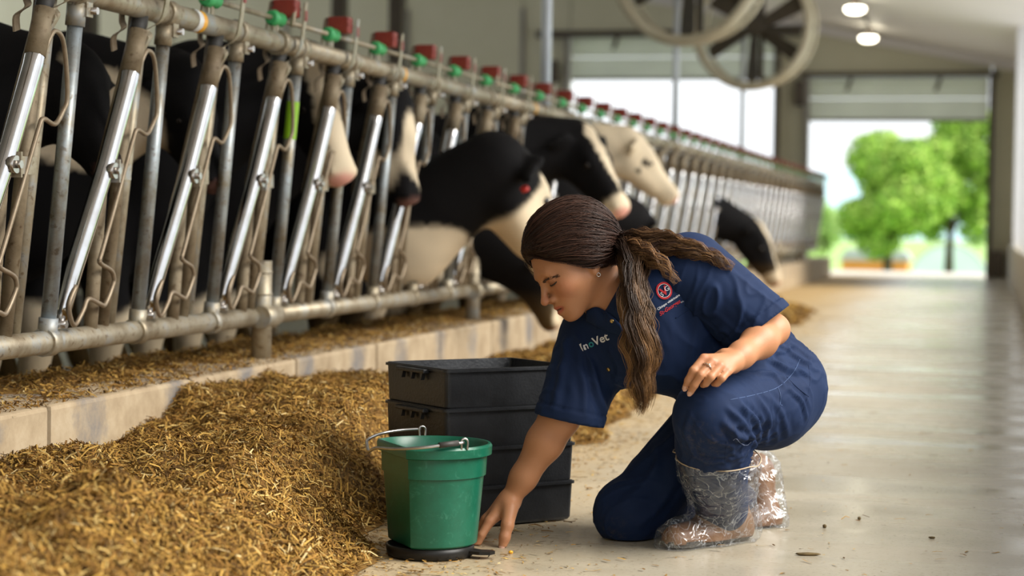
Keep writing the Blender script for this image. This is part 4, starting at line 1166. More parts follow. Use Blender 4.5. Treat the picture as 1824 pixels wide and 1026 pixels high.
finger([r_mcp[3], A((-0.4237, 0.0980, 0.0099)), A((-0.4302, 0.1125, -0.0056)), A((-0.4341, 0.1221, -0.0177))], [.0100, .0084, .0074, .0062])
rt = [A((-0.3597, -0.0096, 0.0813)), A((-0.3642, -0.0408, 0.0479)), A((-0.3701, -0.0496, 0.0228)), A((-0.3760, -0.0525, -0.0033))]
B.cone(rt[0], rt[1], .0195, .0138, k=.012); finger(rt[1:], [.0135, .0120, .0092], k=.008)
# left hand: resting over the raised knee
l_mcp = [A((0.0498, -0.2376, 0.4428)), A((0.0661, -0.2428, 0.4363)), A((0.0842, -0.2431, 0.4269)), A((0.1016, -0.2385, 0.4161))]
for m_ in l_mcp:
    B.cone(LW, m_, .0205, .0098, k=.009)
finger([l_mcp[0], A((0.0260, -0.2534, 0.4173)), A((0.0160, -0.2491, 0.3965)), A((0.0110, -0.2417, 0.3803))], [.0098, .0090, .0082, .0070])
finger([l_mcp[1], A((0.0407, -0.2637, 0.4088)), A((0.0283, -0.2595, 0.3868)), A((0.0211, -0.2500, 0.3703))], [.0098, .0091, .0083, .0072])
finger([l_mcp[2], A((0.0621, -0.2639, 0.4043)), A((0.0526, -0.2544, 0.3903)), A((0.0487, -0.2345, 0.3850))], [.0096, .0088, .0080, .0070])
finger([l_mcp[3], A((0.0867, -0.2570, 0.4017)), A((0.0770, -0.2494, 0.3902)), A((0.0717, -0.2315, 0.3874))], [.0090, .0082, .0074, .0064])
lt = [A((0.0988, -0.1825, 0.4445)), A((0.0728, -0.1780, 0.4305)), A((0.0507, -0.1836, 0.4123)), A((0.0379, -0.1942, 0.3936))]
finger(lt, [.017, .013, .011, .008], k=.01)
v, q = B.mesh('body')
v = relax(v, q, 2, 0.4)
v[:, 2] = np.maximum(v[:, 2], 0.002)
# skin tone
h_ = v - HO; hf, hs, hu = h_ @ F_, h_ @ S_, h_ @ U_
base = np.tile(A((.45, .205, .100)), (len(v), 1))
def spot(c, r_, col, amt, sh=1.0):
    global base
    d = np.sqrt(((hf - c[0]) / r_[0]) ** 2 + ((hs - c[1]) / r_[1]) ** 2 + ((hu - c[2]) / r_[2]) ** 2)
    t = np.clip((1 - d) * sh * 2, 0, 1)[:, None] * amt
    base = base * (1 - t) + A(col) * t
for s in (-1, 1):
    spot((.07, .042 * s, -.035), (.04, .035, .032), (.46, .165, .085), .5)
    spot((.075, .031 * s, -.004), (.03, .026, .018), (.30, .115, .055), .45)
spot((.106, 0, -.036), (.02, .018, .018), (.48, .17, .09), .5)
lip = np.maximum(0, 1 - np.sqrt(((hf - .088) / .026) ** 2 + (hs / .026) ** 2 + ((hu + .0685) / .0112) ** 2))
t = np.clip(lip * 5, 0, 1)[:, None] * .8
base = base * (1 - t) + A((.42, .095, .060)) * t
t = np.clip(lip * 5, 0, 1)[:, None] * np.clip(1 - np.abs(hu + .0686) / .0026, 0, 1)[:, None] * .8
base = base * (1 - t) + A((.12, .030, .022)) * t
# warmer knuckles
for p in r_mcp + l_mcp + [rt[2]]:
    d = np.linalg.norm(v - p, axis=1); t = np.clip(1 - d / .02, 0, 1)[:, None] * .35
    base = base * (1 - t) + A((.52, .19, .11)) * t
base *= (1 + .05 * vnoise(v[:, 0] + v[:, 1] * .5, v[:, 2], 70.0, 91))[:, None]
body_v, body_q = v, q
me = np_mesh('body', v, q); set_tint(me, base)
body = link('body', me, M['skin'], person)

# ---- eyes, brows, lashes
for s in (1, -1):
    pts = [hd(.0790, .0155 * s, -.0100), hd(.0850, .022 * s, -.0122), hd(.0868, .031 * s, -.0136), hd(.0828, .040 * s, -.0132), hd(.0750, .0475 * s, -.0110), hd(.0705, .0515 * s, -.0095)]
    MB().tube(smooth_path([tuple(p) for p in pts], 5), [.0006] * 4 + [.0015] * 16 + [.0010] * 6, n=6).build('eyelash', M['lash'], person)
    pts = [hd(.0915, .010 * s, .0010), hd(.0918, .019 * s, .0030), hd(.0882, .032 * s, .0034), hd(.0792, .045 * s, .0008), hd(.0690, .053 * s, -.0035)]
    MB().tube(smooth_path([tuple(p) for p in pts], 6), [.0009] * 3 + [.0015] * 10 + [.0011] * 7 + [.0005] * 5, n=6).build('eyebrow', M['brow'], person)
    n_ = 90
    g = np.random.default_rng(4)
    sp = smooth_path([tuple(p) for p in pts], 10)
    paths = []
    for i in range(n_):
        c = A(sp[int(g.random() * (len(sp) - 2))]) + g.normal(0, .0011, 3)
        tdir = A(sp[-1]) - A(sp[0]); tdir /= np.linalg.norm(tdir)
        dr = tdir + .35 * U_ * g.normal(.4, .5); dr /= np.linalg.norm(dr)
        paths.append([c, c + dr * .003, c + dr * .0065])
    bv, bq = tubes_np(np.array(paths), np.tile([.00055, .0005, .0002], (n_, 1)))
    link('brow_hairs', np_mesh('brow_hairs', bv, bq), M['brow'], person)
ml = [hd(.0735, .0250, -.0660), hd(.0860, .0150, -.0688), hd(.0938, .0045, -.0680), hd(.0946, 0, -.0686), hd(.0938, -.0045, -.0680), hd(.0885, -.012, -.0690)]
MB().tube(smooth_path([tuple(p) for p in ml], 5), [.0006] + [.0011] * 24 + [.0006], n=6).build('mouth_line', M['brow'], body)
# ---- nails
def nail(tip, prev, up, w=.0056, l=.0085, h=.0072):
    tip, prev, up = A(tip), A(prev), A(up)
    d = (tip - prev) / np.linalg.norm(tip - prev); up = up - d * (up @ d); up /= np.linalg.norm(up); sd = np.cross(d, up)
    mb = MB()
    rows = []
    for i in range(5):
        x = -l * .6 + l * 1.5 * i / 4
        ww = w * (1.0 if i < 4 else .55)
        rows.append([mb.bm.verts.new(tuple(tip + d * x + sd * ww * j + up * (h - .0030 * j * j - .0012 * (i / 4) ** 2))) for j in (-1, -.5, 0, .5, 1)])
    for a, b_ in zip(rows[:-1], rows[1:]):
        for j in range(4):
            f = mb.bm.faces.new([a[j], a[j + 1], b_[j + 1], b_[j]]); f.smooth = True
    mb.build('finger_nail', M['nail'], body)
nail(rt[3], rt[2], (-.1, -1, .35), .0066, .011, .0100)
nail((0.0110, -0.2417, 0.3803), (0.0160, -0.2491, 0.3965), (-.2, -1, .3)); nail((0.0211, -0.2500, 0.3703), (0.0283, -0.2595, 0.3868), (-.2, -1, .3))

# ---- navy work clothes
G = Field((-0.34, -0.36, 0.0), (0.40, 0.52, 0.78), 0.0050)
G.ell(CH_, (.140, .125, .132), k=.03)
G.cone(A((-0.1373, 0.1032, 0.4579)), A((0.0477, 0.0184, 0.6130)), .074, .088, k=.05)
G.cone(CH_, WA, .128, .122, k=.05); G.cone(WA, PE, .120, .108, k=.05)
G.ell(A((-0.0669, 0.0276, 0.4430)), (.088, .085, .086), k=.05)
G.cone(A((-0.0176, 0.0431, 0.4581)), A((0.1422, 0.0906, 0.3862)), .10, .10, k=.05)
G.ell(PE, (.104, .11, .104), k=.04)
G.cone(LH, LK, .110, .080, k=.03)
G.ell(A((0.2339, 0.0675, 0.2952)), (.082, .09, .075), k=.05)
G.cone(LK, A((0.0881, -0.0843, 0.2434)), .080, .082, k=.03)
G.cone(A((0.0881, -0.0843, 0.2434)), A((0.0993, -0.0558, 0.2001)), .082, .066, k=.02)
G.cone(A((0.0991, -0.0555, 0.2089)), A((0.1252, 0.0502, 0.0806)), .066, .060, k=.02)
G.cone(RH, RK, .105, .071, k=.04); G.ell(RK, (.072, .072, .072), k=.02)
G.cone(RK, RA, .070, .052, k=.03)
# sleeves run on past their hems and are trimmed open below
RHc = A((-0.2276, 0.0222, 0.2805)); rd = RHc - RS; rd /= np.linalg.norm(rd); rd = A((-.20, -.02, -.98)) / np.linalg.norm(A((-.20, -.02, -.98)))
G.cone(RS, RHc, .084, .074, k=.04); G.cone(RHc, RHc + rd * .05, .074, .073, k=.01)
LHc = A((0.1958, -0.0404, 0.5039)); ld = A((.60, -.10, -.79)); ld /= np.linalg.norm(ld)
v, q = G.mesh('clothes')
v = relax(v, q, 2, .5)
kill = np.zeros(len(v), bool)
def segd(p, a, b_, r1, r2):
    t = np.clip(((p - a) @ (b_ - a)) / ((b_ - a) @ (b_ - a)), 0, 1)
    return np.linalg.norm(p - a - t[:, None] * (b_ - a), axis=1) - (r1 + (r2 - r1) * t)
rest = np.minimum.reduce([segd(v, LH, LK, .110, .080), segd(v, CH_, WA, .128, .122), segd(v, WA, PE, .120, .108), segd(v, RH, RK, .105, .071), np.linalg.norm(v - PE, axis=1) - .106,
                          segd(v, A((-0.0176, 0.0431, 0.4581)), A((0.1422, 0.0906, 0.3862)), .10, .10), np.linalg.norm(v - A((-0.0669, 0.0276, 0.4430)), axis=1) - .09])
HEMS = ((RHc, rd, .13),)
for c, d, rad in HEMS:
    r_ = v - c; a_ = r_ @ d
    kill |= (a_ > .0015) & (np.linalg.norm(r_ - a_[:, None] * d, axis=1) < rad) & (a_ < .14) & (rest > .009)
# open neck with a short vee
nd_ = (NB - hd(-.03, 0, -.05)); nd_ /= np.linalg.norm(nd_)
NC = NB - nd_ * .035
r_ = v - NC; ax_ = r_ @ nd_; rad_ = np.linalg.norm(r_ - ax_[:, None] * nd_, axis=1)
kill |= (rad_ < .066) & (ax_ < .05)
kill |= (rad_ < .076) & (ax_ < .045) & (v[:, 1] < NC[1] + .01) & (v[:, 0] > NC[0] - .05)
VE = A((-0.1272, -0.0465, 0.4671)); VS = A((-0.1328, 0.0049, 0.5095))
t = np.clip(((v - VS) @ (VE - VS)) / ((VE - VS) @ (VE - VS)), 0, 1)
dv = np.linalg.norm((v - (VS + t[:, None] * (VE - VS))) * A((1, .35, 1)), axis=1)
v, q, used = drop(v, q, kill)
lab_ = np.arange(len(v)); e_ = np.concatenate([q[:, [0, 1]], q[:, [1, 2]], q[:, [2, 3]], q[:, [3, 0]]])
for _ in range(200):                      # keep one piece of cloth, no loose snippets
    m_ = np.minimum(lab_[e_[:, 0]], lab_[e_[:, 1]]); old = lab_.copy()
    np.minimum.at(lab_, e_[:, 0], m_); np.minimum.at(lab_, e_[:, 1], m_); lab_ = lab_[lab_]
    if (lab_ == old).all(): break
v, q, used = drop(v, q, lab_ != np.bincount(lab_).argmax())
# straighten the trimmed edges, smooth the others
eg = np.sort(np.concatenate([q[:, [0, 1]], q[:, [1, 2]], q[:, [2, 3]], q[:, [3, 0]]]), axis=1)
ue, cnt = np.unique(eg, axis=0, return_counts=True)
rimv = np.zeros(len(v), bool); rimv[ue[cnt == 1].ravel()] = True
for c, d, rad in HEMS:
    r_ = v - c; a_ = r_ @ d
    m_ = rimv & (np.abs(a_) < .012) & (np.linalg.norm(r_ - a_[:, None] * d, axis=1) < rad)
    v[m_] -= a_[m_][:, None] * d
be_ = ue[cnt == 1]
for _ in range(12):
    sm_ = np.zeros_like(v); c_ = np.zeros((len(v), 1))
    np.add.at(sm_, be_[:, 0], v[be_[:, 1]]); np.add.at(sm_, be_[:, 1], v[be_[:, 0]]); np.add.at(c_, be_[:, 0], 1); np.add.at(c_, be_[:, 1], 1)
    m_ = c_[:, 0] > 0
    v[m_] = .4 * v[m_] + .6 * sm_[m_] / c_[m_]
n_ = vnormals(v, q)
# folds: directional ridges that gather at the joints, plus soft overall slack
def n3(p, f, seed, st=(1, 1, 1)):
    g = np.random.default_rng(seed); s = np.zeros(len(p)); p = p * A(st)
    for i in range(8):
        k = g.normal(size=3); k *= f * g.uniform(.7, 1.5) / np.linalg.norm(k)
        s += np.sin(p @ k + g.uniform(0, 6.28) + 1.1 * np.sin(p @ k[[1, 2, 0]] * .6))
    return s / 3.0
ridge = lambda p, f, seed, st=(1, 1, 1): 1 - np.abs(n3(p, f, seed, st)) * 1.4
near = lambda c, r0: np.exp(-((v - A(c)) ** 2).sum(1) / r0 ** 2)
def fold_rays(c, direction, r0, freq, amp, seed):
    """creases running along a direction, fading away from c"""
    d = A(direction, dtype=float) if False else np.array(direction, float); d /= np.linalg.norm(d)
    p = v - A(c); w = p - (p @ d)[:, None] * d * .93
    return amp * near(c, r0) * np.clip(1 - np.abs(n3(w, freq, seed)) * 1.5, 0, 1) ** 1.6
disp = .0022 * n3(v, 16, 1)
disp += fold_rays((0.1851, -0.1047, 0.2346), (-.5, .2, .7), .10, 120, .008, 3)          # behind the raised knee
disp += fold_rays((0.1271, -0.1732, 0.2784), (-.6, 0, .5), .09, 110, .006, 4)
disp += fold_rays((0.2711, 0.0913, 0.4074), (.7, .2, .6), .11, 120, .007, 5)             # waist
disp += fold_rays((0.0976, -0.0646, 0.5287), (.2, -.2, .95), .12, 80, .009, 6)             # left armpit
disp += fold_rays((0.1218, -0.0629, 0.5789), (.6, -.1, -.75), .12, 70, .007, 7)
disp += fold_rays((-0.1847, -0.0089, 0.3957), (-.3, 0, .95), .12, 80, .008, 8)              # right armpit
disp += fold_rays((0.0148, 0.0864, 0.2618), (.6, 0, .8), .13, 80, .006, 9)               # groin
disp += fold_rays((-0.1002, 0.0608, 0.0952), (.8, 0, .5), .10, 110, .005, 10)
disp += fold_rays((0.0832, -0.1350, 0.2244), (1, .2, .1), .07, 130, .006, 11)
disp += fold_rays((-0.0630, -0.0680, 0.4269), (.5, 0, -.8), .12, 70, .005, 12)
disp += fold_rays((0.1594, 0.0219, 0.4237), (.8, .2, .5), .12, 90, .008, 13)
# single folds drawn where the cloth gathers
BV0 = BVHTree.FromPolygons([tuple(p) for p in v], [tuple(int(i) for i in f) for f in q])
def crease(pts, amp, width):
    global disp
    sp = []
    for p in smooth_path(pts, 6):
        d = A(tuple(p)) - EYE; d /= np.linalg.norm(d)
        h = BV0.ray_cast(Vector(EYE), Vector(d))
        if h[0] is not None: sp.append(A(tuple(h[0])))
    if len(sp) < 3: return
    sp = np.array(sp); lo_, hi_ = sp.min(0) - .04, sp.max(0) + .04
    m_ = np.where(((v > lo_) & (v < hi_)).all(1))[0]
    dist = np.full(len(m_), 9.0); ends = np.zeros(len(m_))
    for i, (a_, b_) in enumerate(zip(sp[:-1], sp[1:])):
        t = np.clip(((v[m_] - a_) @ (b_ - a_)) / max((b_ - a_) @ (b_ - a_), 1e-9), 0, 1)
        dd = np.linalg.norm(v[m_] - a_ - t[:, None] * (b_ - a_), axis=1)
        w_ = dd < dist; dist[w_] = dd[w_]; ends[w_] = (i + t[w_]) / (len(sp) - 1)
    fade = np.sin(np.pi * np.clip(ends, 0, 1)) ** .6
    disp[m_] += amp * fade * (np.exp(-(dist / width) ** 2) - .55 * np.exp(-((dist - 1.9 * width) / width) ** 2))
for pts, a_, w_ in (
    ([(0.0898, -0.2321, 0.3108), (0.1299, -0.2333, 0.2754), (0.1682, -0.2331, 0.2831)], .007, .007), ([(0.1290, -0.2310, 0.3425), (0.1618, -0.2322, 0.3094), (0.1708, -0.2335, 0.2711)], .008, .007), ([(0.0978, -0.2312, 0.3385), (0.1343, -0.2323, 0.3066), (0.1626, -0.2340, 0.2554)], .005, .006),
    ([(0.1611, -0.2303, 0.3633), (0.1893, -0.2320, 0.3158), (0.1830, -0.2340, 0.2557)], .005, .008), ([(0.1875, -0.2275, 0.4465), (0.2239, -0.2285, 0.4182), (0.2743, -0.2286, 0.4165)], .008, .008), ([(0.2075, -0.2265, 0.4755), (0.2439, -0.2274, 0.4497), (0.2862, -0.2283, 0.4251)], .006, .007),
    ([(0.1544, -0.2288, 0.4076), (0.1964, -0.2288, 0.4082), (0.2269, -0.2299, 0.3775)], .005, .007), ([(0.2268, -0.2297, 0.3823), (0.2608, -0.2308, 0.3527), (0.2734, -0.2321, 0.3133)], .005, .006), ([(0.1814, -0.2301, 0.3696), (0.2180, -0.2316, 0.3282), (0.2343, -0.2334, 0.2744)], .004, .008),
    ([(0.0443, -0.2236, 0.5596), (0.0594, -0.2252, 0.5118), (0.0935, -0.2265, 0.4739)], -.008, .010), ([(-0.2451, -0.2259, 0.4860), (-0.2511, -0.2289, 0.3996), (-0.2704, -0.2316, 0.3213)], .005, .009), ([(-0.1916, -0.2277, 0.4364), (-0.1786, -0.2301, 0.3646), (-0.1563, -0.2318, 0.3169)], .007, .008), ([(-0.2183, -0.2269, 0.4600), (-0.2051, -0.2297, 0.3762), (-0.2043, -0.2319, 0.3139)], .005, .008),
    ([(-0.1583, -0.2269, 0.4608), (-0.1338, -0.2281, 0.4252), (-0.1357, -0.2295, 0.3844)], .005, .008), ([(0.0185, -0.2338, 0.2594), (0.0429, -0.2349, 0.2298), (0.0850, -0.2351, 0.2219)], .005, .006), ([(0.0260, -0.2316, 0.3255), (0.0146, -0.2330, 0.2833), (0.0308, -0.2344, 0.2416)], .004, .007),
    ([(-0.1179, -0.1388, 0.1111), (-0.0633, -0.1371, 0.1610), (-0.0152, -0.1346, 0.2353)], .005, .010), ([(-0.0865, -0.1405, 0.0624), (-0.0319, -0.1388, 0.1123), (0.0041, -0.1367, 0.1742)], .005, .010), ([(-0.0649, -0.1333, 0.2715), (-0.0398, -0.1346, 0.2350), (-0.0451, -0.1367, 0.1735)], .004, .009)):
    crease(pts, a_, w_)
# seam hems at the sleeve ends
for c, d, rad in HEMS:
    r_ = v - c; a_ = r_ @ d; near_s = np.linalg.norm(r_ - a_[:, None] * d, axis=1) < rad
    disp += np.where(near_s & (a_ > -.024), .0016, 0) + np.where(near_s & (np.abs(a_ + .026) < .003), -.002, 0)
v = v + n_ * disp[:, None]
v[:, 2] = np.maximum(v[:, 2], .003)
me = np_mesh('work_clothes', v, q)
dust = np.clip(near((0.0585, -0.1940, 0.2554), .055) * 1.0 + near((-0.1312, 0.0579, 0.0113), .05) * .8, 0, 1)
a = me.attributes.new('dust', 'FLOAT', 'POINT'); a.data.foreach_set('value', dust.astype(np.float32))
clothes = link('work_clothes', me, M['cloth'], person)
sm = clothes.modifiers.new('cloth_thickness', 'SOLIDIFY'); sm.thickness = .0028; sm.offset = -1
clothes['label'] = 'navy short-sleeved work clothes'
BV = BVHTree.FromPolygons([tuple(p) for p in v], [tuple(int(i) for i in f) for f in q])

def lay(p, off=.0015):
    """drop a point of a print onto the cloth"""
    d = A(p) - EYE; d /= np.linalg.norm(d)
    hit = BV.ray_cast(Vector(EYE), Vector(d))
    if hit[0] is None: return A(p), A((0, -1, 0))
    n = A(hit[1]); n = n if n @ d < 0 else -n
    return A(hit[0]) + n * off, n

# left sleeve, set in at the shoulder
K = Field((-0.10, -0.30, 0.36), (0.36, 0.22, 0.80), 0.004)
K.cone(LS + A((-.02, 0, .0)), LHc, .096, .074, k=.03); K.cone(LHc, LHc + ld * .06, .074, .073, k=.01)
v, q = K.mesh('sleeve'); v = relax(v, q, 2)
r_ = v - LHc; a_ = r_ @ ld
v, q, used = drop(v, q, a_ > .0015)
eg = np.sort(np.concatenate([q[:, [0, 1]], q[:, [1, 2]], q[:, [2, 3]], q[:, [3, 0]]]), axis=1)
ue, cnt = np.unique(eg, axis=0, return_counts=True)
rv = np.unique(ue[cnt == 1]); v[rv] -= ((v[rv] - LHc) @ ld)[:, None] * ld
n_ = vnormals(v, q); a_ = (v - LHc) @ ld
disp = .0022 * n3(v, 18, 61)
disp += fold_rays((0.0979, -0.0845, 0.5297), (.3, -.2, .9), .09, 80, .009, 62) + fold_rays((0.1308, -0.0928, 0.5801), (.6, -.1, -.75), .10, 60, .006, 63) + fold_rays((0.1556, -0.1058, 0.4945), (.75, -.1, -.6), .07, 90, .004, 64)
disp += np.where(a_ > -.024, .0016, 0) + np.where(np.abs(a_ + .026) < .003, -.002, 0)
v = v + n_ * disp[:, None]
me = np_mesh('sleeve', v, q)
slv = link('sleeve', me, M['cloth'], clothes)
md = slv.modifiers.new('cloth_thickness', 'SOLIDIFY'); md.thickness = .0028; md.offset = -1
# collar: turned-down flap from the side of the neck onto the shirt front
BVB = BVHTree.FromPolygons([tuple(p) for p in body_v], [tuple(int(i) for i in f) for f in body_q])
def first_hit(p):
    d = A(p) - EYE; d /= np.linalg.norm(d)
    best = None
    for bv in (BV, BVB):
        h = bv.ray_cast(Vector(EYE), Vector(d))
        if h[0] is not None and (best is None or h[3] < best[1]): best = (A(h[0]), h[3])
    return best[0], d
def flap(name, top, bot, lift):
    tp_ = smooth_path(top, 8); bp_ = smooth_path(bot, 8)
    mb = MB(); rows = []
    for k in range(6):
        t = k / 5
        row = []
        for a_, b_ in zip(tp_, bp_):
            pa, da = first_hit(tuple(a_)); pb, db = first_hit(tuple(b_))
            p = pa * (1 - t) + pb * t - da * (.004 + lift * math.sin(math.pi * min(1, t * 1.15)) )
            row.append(mb.bm.verts.new(tuple(p)))
        rows.append(row)
    for a_, b_ in zip(rows[:-1], rows[1:]):
        for j in range(len(a_) - 1):
            f = mb.bm.faces.new([a_[j], a_[j + 1], b_[j + 1], b_[j]]); f.smooth = True
    o = mb.build(name, M['cloth'], clothes)
    md = o.modifiers.new('cloth_thickness', 'SOLIDIFY'); md.thickness = .003
flap('collar', [(-0.1988, -0.1242, 0.5348), (-0.1768, -0.1239, 0.5437), (-0.1521, -0.1243, 0.5330), (-0.1297, -0.1250, 0.5137), (-0.1097, -0.1258, 0.4919)], [(-0.1985, -0.1250, 0.5127), (-0.1762, -0.1254, 0.5008), (-0.1478, -0.1258, 0.4889), (-0.1243, -0.1261, 0.4818), (-0.1095, -0.1263, 0.4747)], .006)
# snaps
for p, on_ in (((-0.1479, -0.1286, 0.4078), 0), ((-0.1420, -0.1250, 0.5135), 1), ((-0.1790, -0.1247, 0.5228), 1)):
    c, n = lay(p, .001)
    if on_:                                   # the collar snaps sit on the flap
        c, d = first_hit(p); n = -d; c = c - d * .0105
    z = Vector(n); rot = z.to_track_quat('Z', 'Y').to_matrix()
    MB().lathe([(.0005, .0028), (.0030, .0026), (.0044, .0016), (.0048, -.001)], 16, tuple(c), mat3=rot).build('snap_button', M['snap'], clothes)
# printed lettering laid on the cloth
def lettering(name, text, p0, ex, ey, size, mat, shear=0.0, extr=.0, space=1.0, bold=0.0):
    cu = bpy.data.curves.new(name, 'FONT'); cu.body = text; cu.size = 1.0; cu.resolution_u = 3; cu.shear = shear; cu.space_character = space; cu.offset = bold
    ob = bpy.data.objects.new(name, cu); COL.objects.link(ob)
    dg = bpy.context.evaluated_depsgraph_get()
    m0 = bpy.data.meshes.new_from_object(ob.evaluated_get(dg))
    bpy.data.objects.remove(ob, do_unlink=True); bpy.data.curves.remove(cu)
    bm = bmesh.new(); bm.from_mesh(m0); bpy.data.meshes.remove(m0)
    bmesh.ops.triangulate(bm, faces=bm.faces[:])
    bmesh.ops.subdivide_edges(bm, edges=[e for e in bm.edges if e.calc_length() > .25], cuts=2, use_grid_fill=False)
    p0, ex, ey = A(p0), A(ex), A(ey)
    for w in bm.verts:
        c, n = lay(p0 + ex * w.co.x * size + ey * w.co.y * size, .0022)
        w.co = Vector(c)
    me_ = bpy.data.meshes.new(name); bm.to_mesh(me_); bm.free()
    return link(name, me_, mat, clothes)
def axes(pa, pb, pc):
    """unit vectors of a print from its left end, right end and a point above its left end"""
    pa, pb, pc = A(pa), A(pb), A(pc); ex = (pb - pa) / np.linalg.norm(pb - pa); ey = pc - pa; ey = ey / np.linalg.norm(ey)
    return ex, ey
ex, ey = axes((-0.2040, -0.0674, 0.4424), (-0.1408, -0.0664, 0.4706), (-0.2104, -0.0669, 0.4572))
p0 = A((-0.2040, -0.0674, 0.4424))
lettering('chest_lettering', 'In', p0, ex, ey, .0235, M['thread'], bold=.02)
lettering('chest_lettering', 'o', p0 + ex * .0187, ex, ey, .0235, M['thread_teal'], bold=.02)
lettering('chest_lettering', 'Vet', p0 + ex * .0310, ex, ey, .0255, M['thread'], bold=.02)
# round crest over the other pocket
cc_, ex2, = A((-0.0240, -0.0628, 0.5793)), None
ex2, ey2 = axes((-0.0370, -0.0643, 0.5331), (0.0123, -0.0632, 0.5674), (-0.0447, -0.0639, 0.5454))
def patch_ring(name, c, r0, r1, mat, sq=1.0, n=36, off=.0022):
    mb = MB(); a_ = []; b_ = []
    for j in range(n):
        t_ = 2 * math.pi * j / n
        a_.append(mb.bm.verts.new(tuple(lay(c + (ex2 * math.cos(t_) * sq + ey2 * math.sin(t_)) * r0, off)[0]))); b_.append(mb.bm.verts.new(tuple(lay(c + (ex2 * math.cos(t_) * sq + ey2 * math.sin(t_)) * r1, off)[0])))
    for j in range(n): mb.bm.faces.new([a_[j], a_[(j + 1) % n], b_[(j + 1) % n], b_[j]])
    return mb.build(name, mat, clothes)
patch_ring('crest_ring', cc_, .0150, .0192, M['thread_red'], .92)
patch_ring('crest_ring', cc_, .0141, .0150, M['thread'], .92)
lettering('crest_letter', 'V', cc_ - ex2 * .0085 - ey2 * .0095, ex2, ey2, .026, M['thread_red'], bold=.03)
lettering('crest_letter', 'S', cc_ - ex2 * .0112 - ey2 * .0085, ex2, ey2, .013, M['thread'])
lettering('crest_letter', 'G', cc_ + ex2 * .0015 - ey2 * .0045, ex2, ey2, .015, M['thread'])
lettering('pocket_lettering', 'Clinique vétérinaire', A((-0.0371, -0.0643, 0.5356)), ex2, ey2, .0074, M['thread'], bold=.01)
lettering('pocket_lettering', 'St-Georges', A((-0.0319, -0.0647, 0.5232)), ex2, ey2, .0118, M['thread_red'], shear=.35, bold=.02)
lettering('pocket_lettering', 'inc.', A((0.0138, -0.0637, 0.5525)), ex2, ey2, .0056, M['thread'])
# pockets, flaps and stitched seams, as raised welts following the cloth
def welt(name, pts, r, mat, off=.001, sub=8):
    sp = smooth_path(pts, sub)
    mb = MB().tube([tuple(lay(p, off)[0]) for p in sp], r, n=6)
    return mb.build(name, mat, clothes)
welt('pocket_edge', [(-0.0032, -0.1248, 0.5216), (0.0321, -0.1241, 0.5430), (0.0568, -0.1245, 0.5310)], .0016, M['cloth'], -.0004)
welt('pocket_edge', [(0.2571, -0.0294, 0.3883), (0.2801, -0.0302, 0.3660), (0.3055, -0.0309, 0.3463)], .0020, M['cloth'], -.0005)
welt('seam', [(0.1184, -0.1309, 0.3452), (0.1735, -0.1305, 0.3571), (0.2224, -0.1300, 0.3737), (0.2552, -0.1289, 0.4049), (0.2707, -0.1279, 0.4358)], .0006, M['seam'], .0)
welt('seam', [(0.3045, -0.0285, 0.4166), (0.3088, -0.0298, 0.3790), (0.3006, -0.0313, 0.3349), (0.2873, -0.0326, 0.2970)], .0007, M['cloth'], .0)
welt('seam', [(0.2224, -0.1300, 0.3737), (0.2288, -0.1306, 0.3554), (0.2279, -0.1312, 0.3370), (0.2328, -0.1313, 0.3346)], .0006, M['seam'])
welt('loose_thread', [(0.1156, -0.2336, 0.2680), (0.1227, -0.2335, 0.2717), (0.1325, -0.2338, 0.2610), (0.1445, -0.2340, 0.2576), (0.1540, -0.2337, 0.2649)], .0006, M['thread_pale'])
welt('seam', [(0.1041, -0.2320, 0.3146), (0.1012, -0.2336, 0.2666), (0.0983, -0.2353, 0.2185)], .0008, M['cloth'], -.0003)

# ---- boots and the clear covers pulled over them
heel, toe = A((0.1579, 0.1030, 0.0172)), A((0.0171, -0.0270, 0.0182))
fd = toe - heel; fd /= np.linalg.norm(fd)
K = Field((-0.10, -0.30, 0.0), (0.32, 0.50, 0.32), 0.0045)
K.cone(heel + A((0, 0, .005)), lerp(heel, toe, .5) + A((0, 0, .004)), .040, .042, k=.02); K.cone(lerp(heel, toe, .45), toe, .042, .036, k=.02)
K.cone(LA + A((.0, 0, -.01)), A((0.1226, 0.0312, 0.1103)), .050, .052, k=.03); K.cone(heel + A((0, 0, .02)), LA, .045, .05, k=.03)
v, q = K.mesh('boot'); v = relax(v, q, 2)
v[:, 2] = np.maximum(v[:, 2], .012)
bt = link('boot', np_mesh('boot', v, q), M['boot'], person)
mb = MB(); sp = [heel - fd * .045, heel, lerp(heel, toe, .5), toe, toe + fd * .035]
sd_ = np.cross(fd, A((0, 0, 1.0))); sd_ /= np.linalg.norm(sd_)
lo_ = [(p + sd_ * w) for p, w in zip(sp, (.020, .040, .036, .040, .015))] + [(p - sd_ * w) for p, w in zip(sp[::-1], (.015, .040, .036, .040, .020))]
mb.prism([(p[0], p[1]) for p in lo_], (0, 0, .012), (0, 0, .006)).build('sole', M['sole'], bt)
K = Field((-0.14, -0.32, -0.01), (0.34, 0.30, 0.36), 0.0042)
K.cone(heel + A((.004, 0, .002)), lerp(heel, toe, .5), .052, .054, k=.02); K.cone(lerp(heel, toe, .45), toe + fd * .005, .054, .046, k=.02)
K.cone(heel + A((0, 0, .03)), LA, .058, .068, k=.03); K.cone(LA, A((0.1023, -0.0507, 0.2020)), .070, .093, k=.03)
K.cone(A((0.1023, -0.0507, 0.2020)), A((0.0963, -0.0737, 0.2610)), .093, .104, k=.01)
v, q = K.mesh('boot_cover'); v = relax(v, q, 1)
tp = A((0.0980, -0.0653, 0.2138)); td = A((.02, -.22, 1.0)); td /= np.linalg.norm(td)
v, q, used = drop(v, q, ((v - tp) @ td) > .0)
n_ = vnormals(v, q)
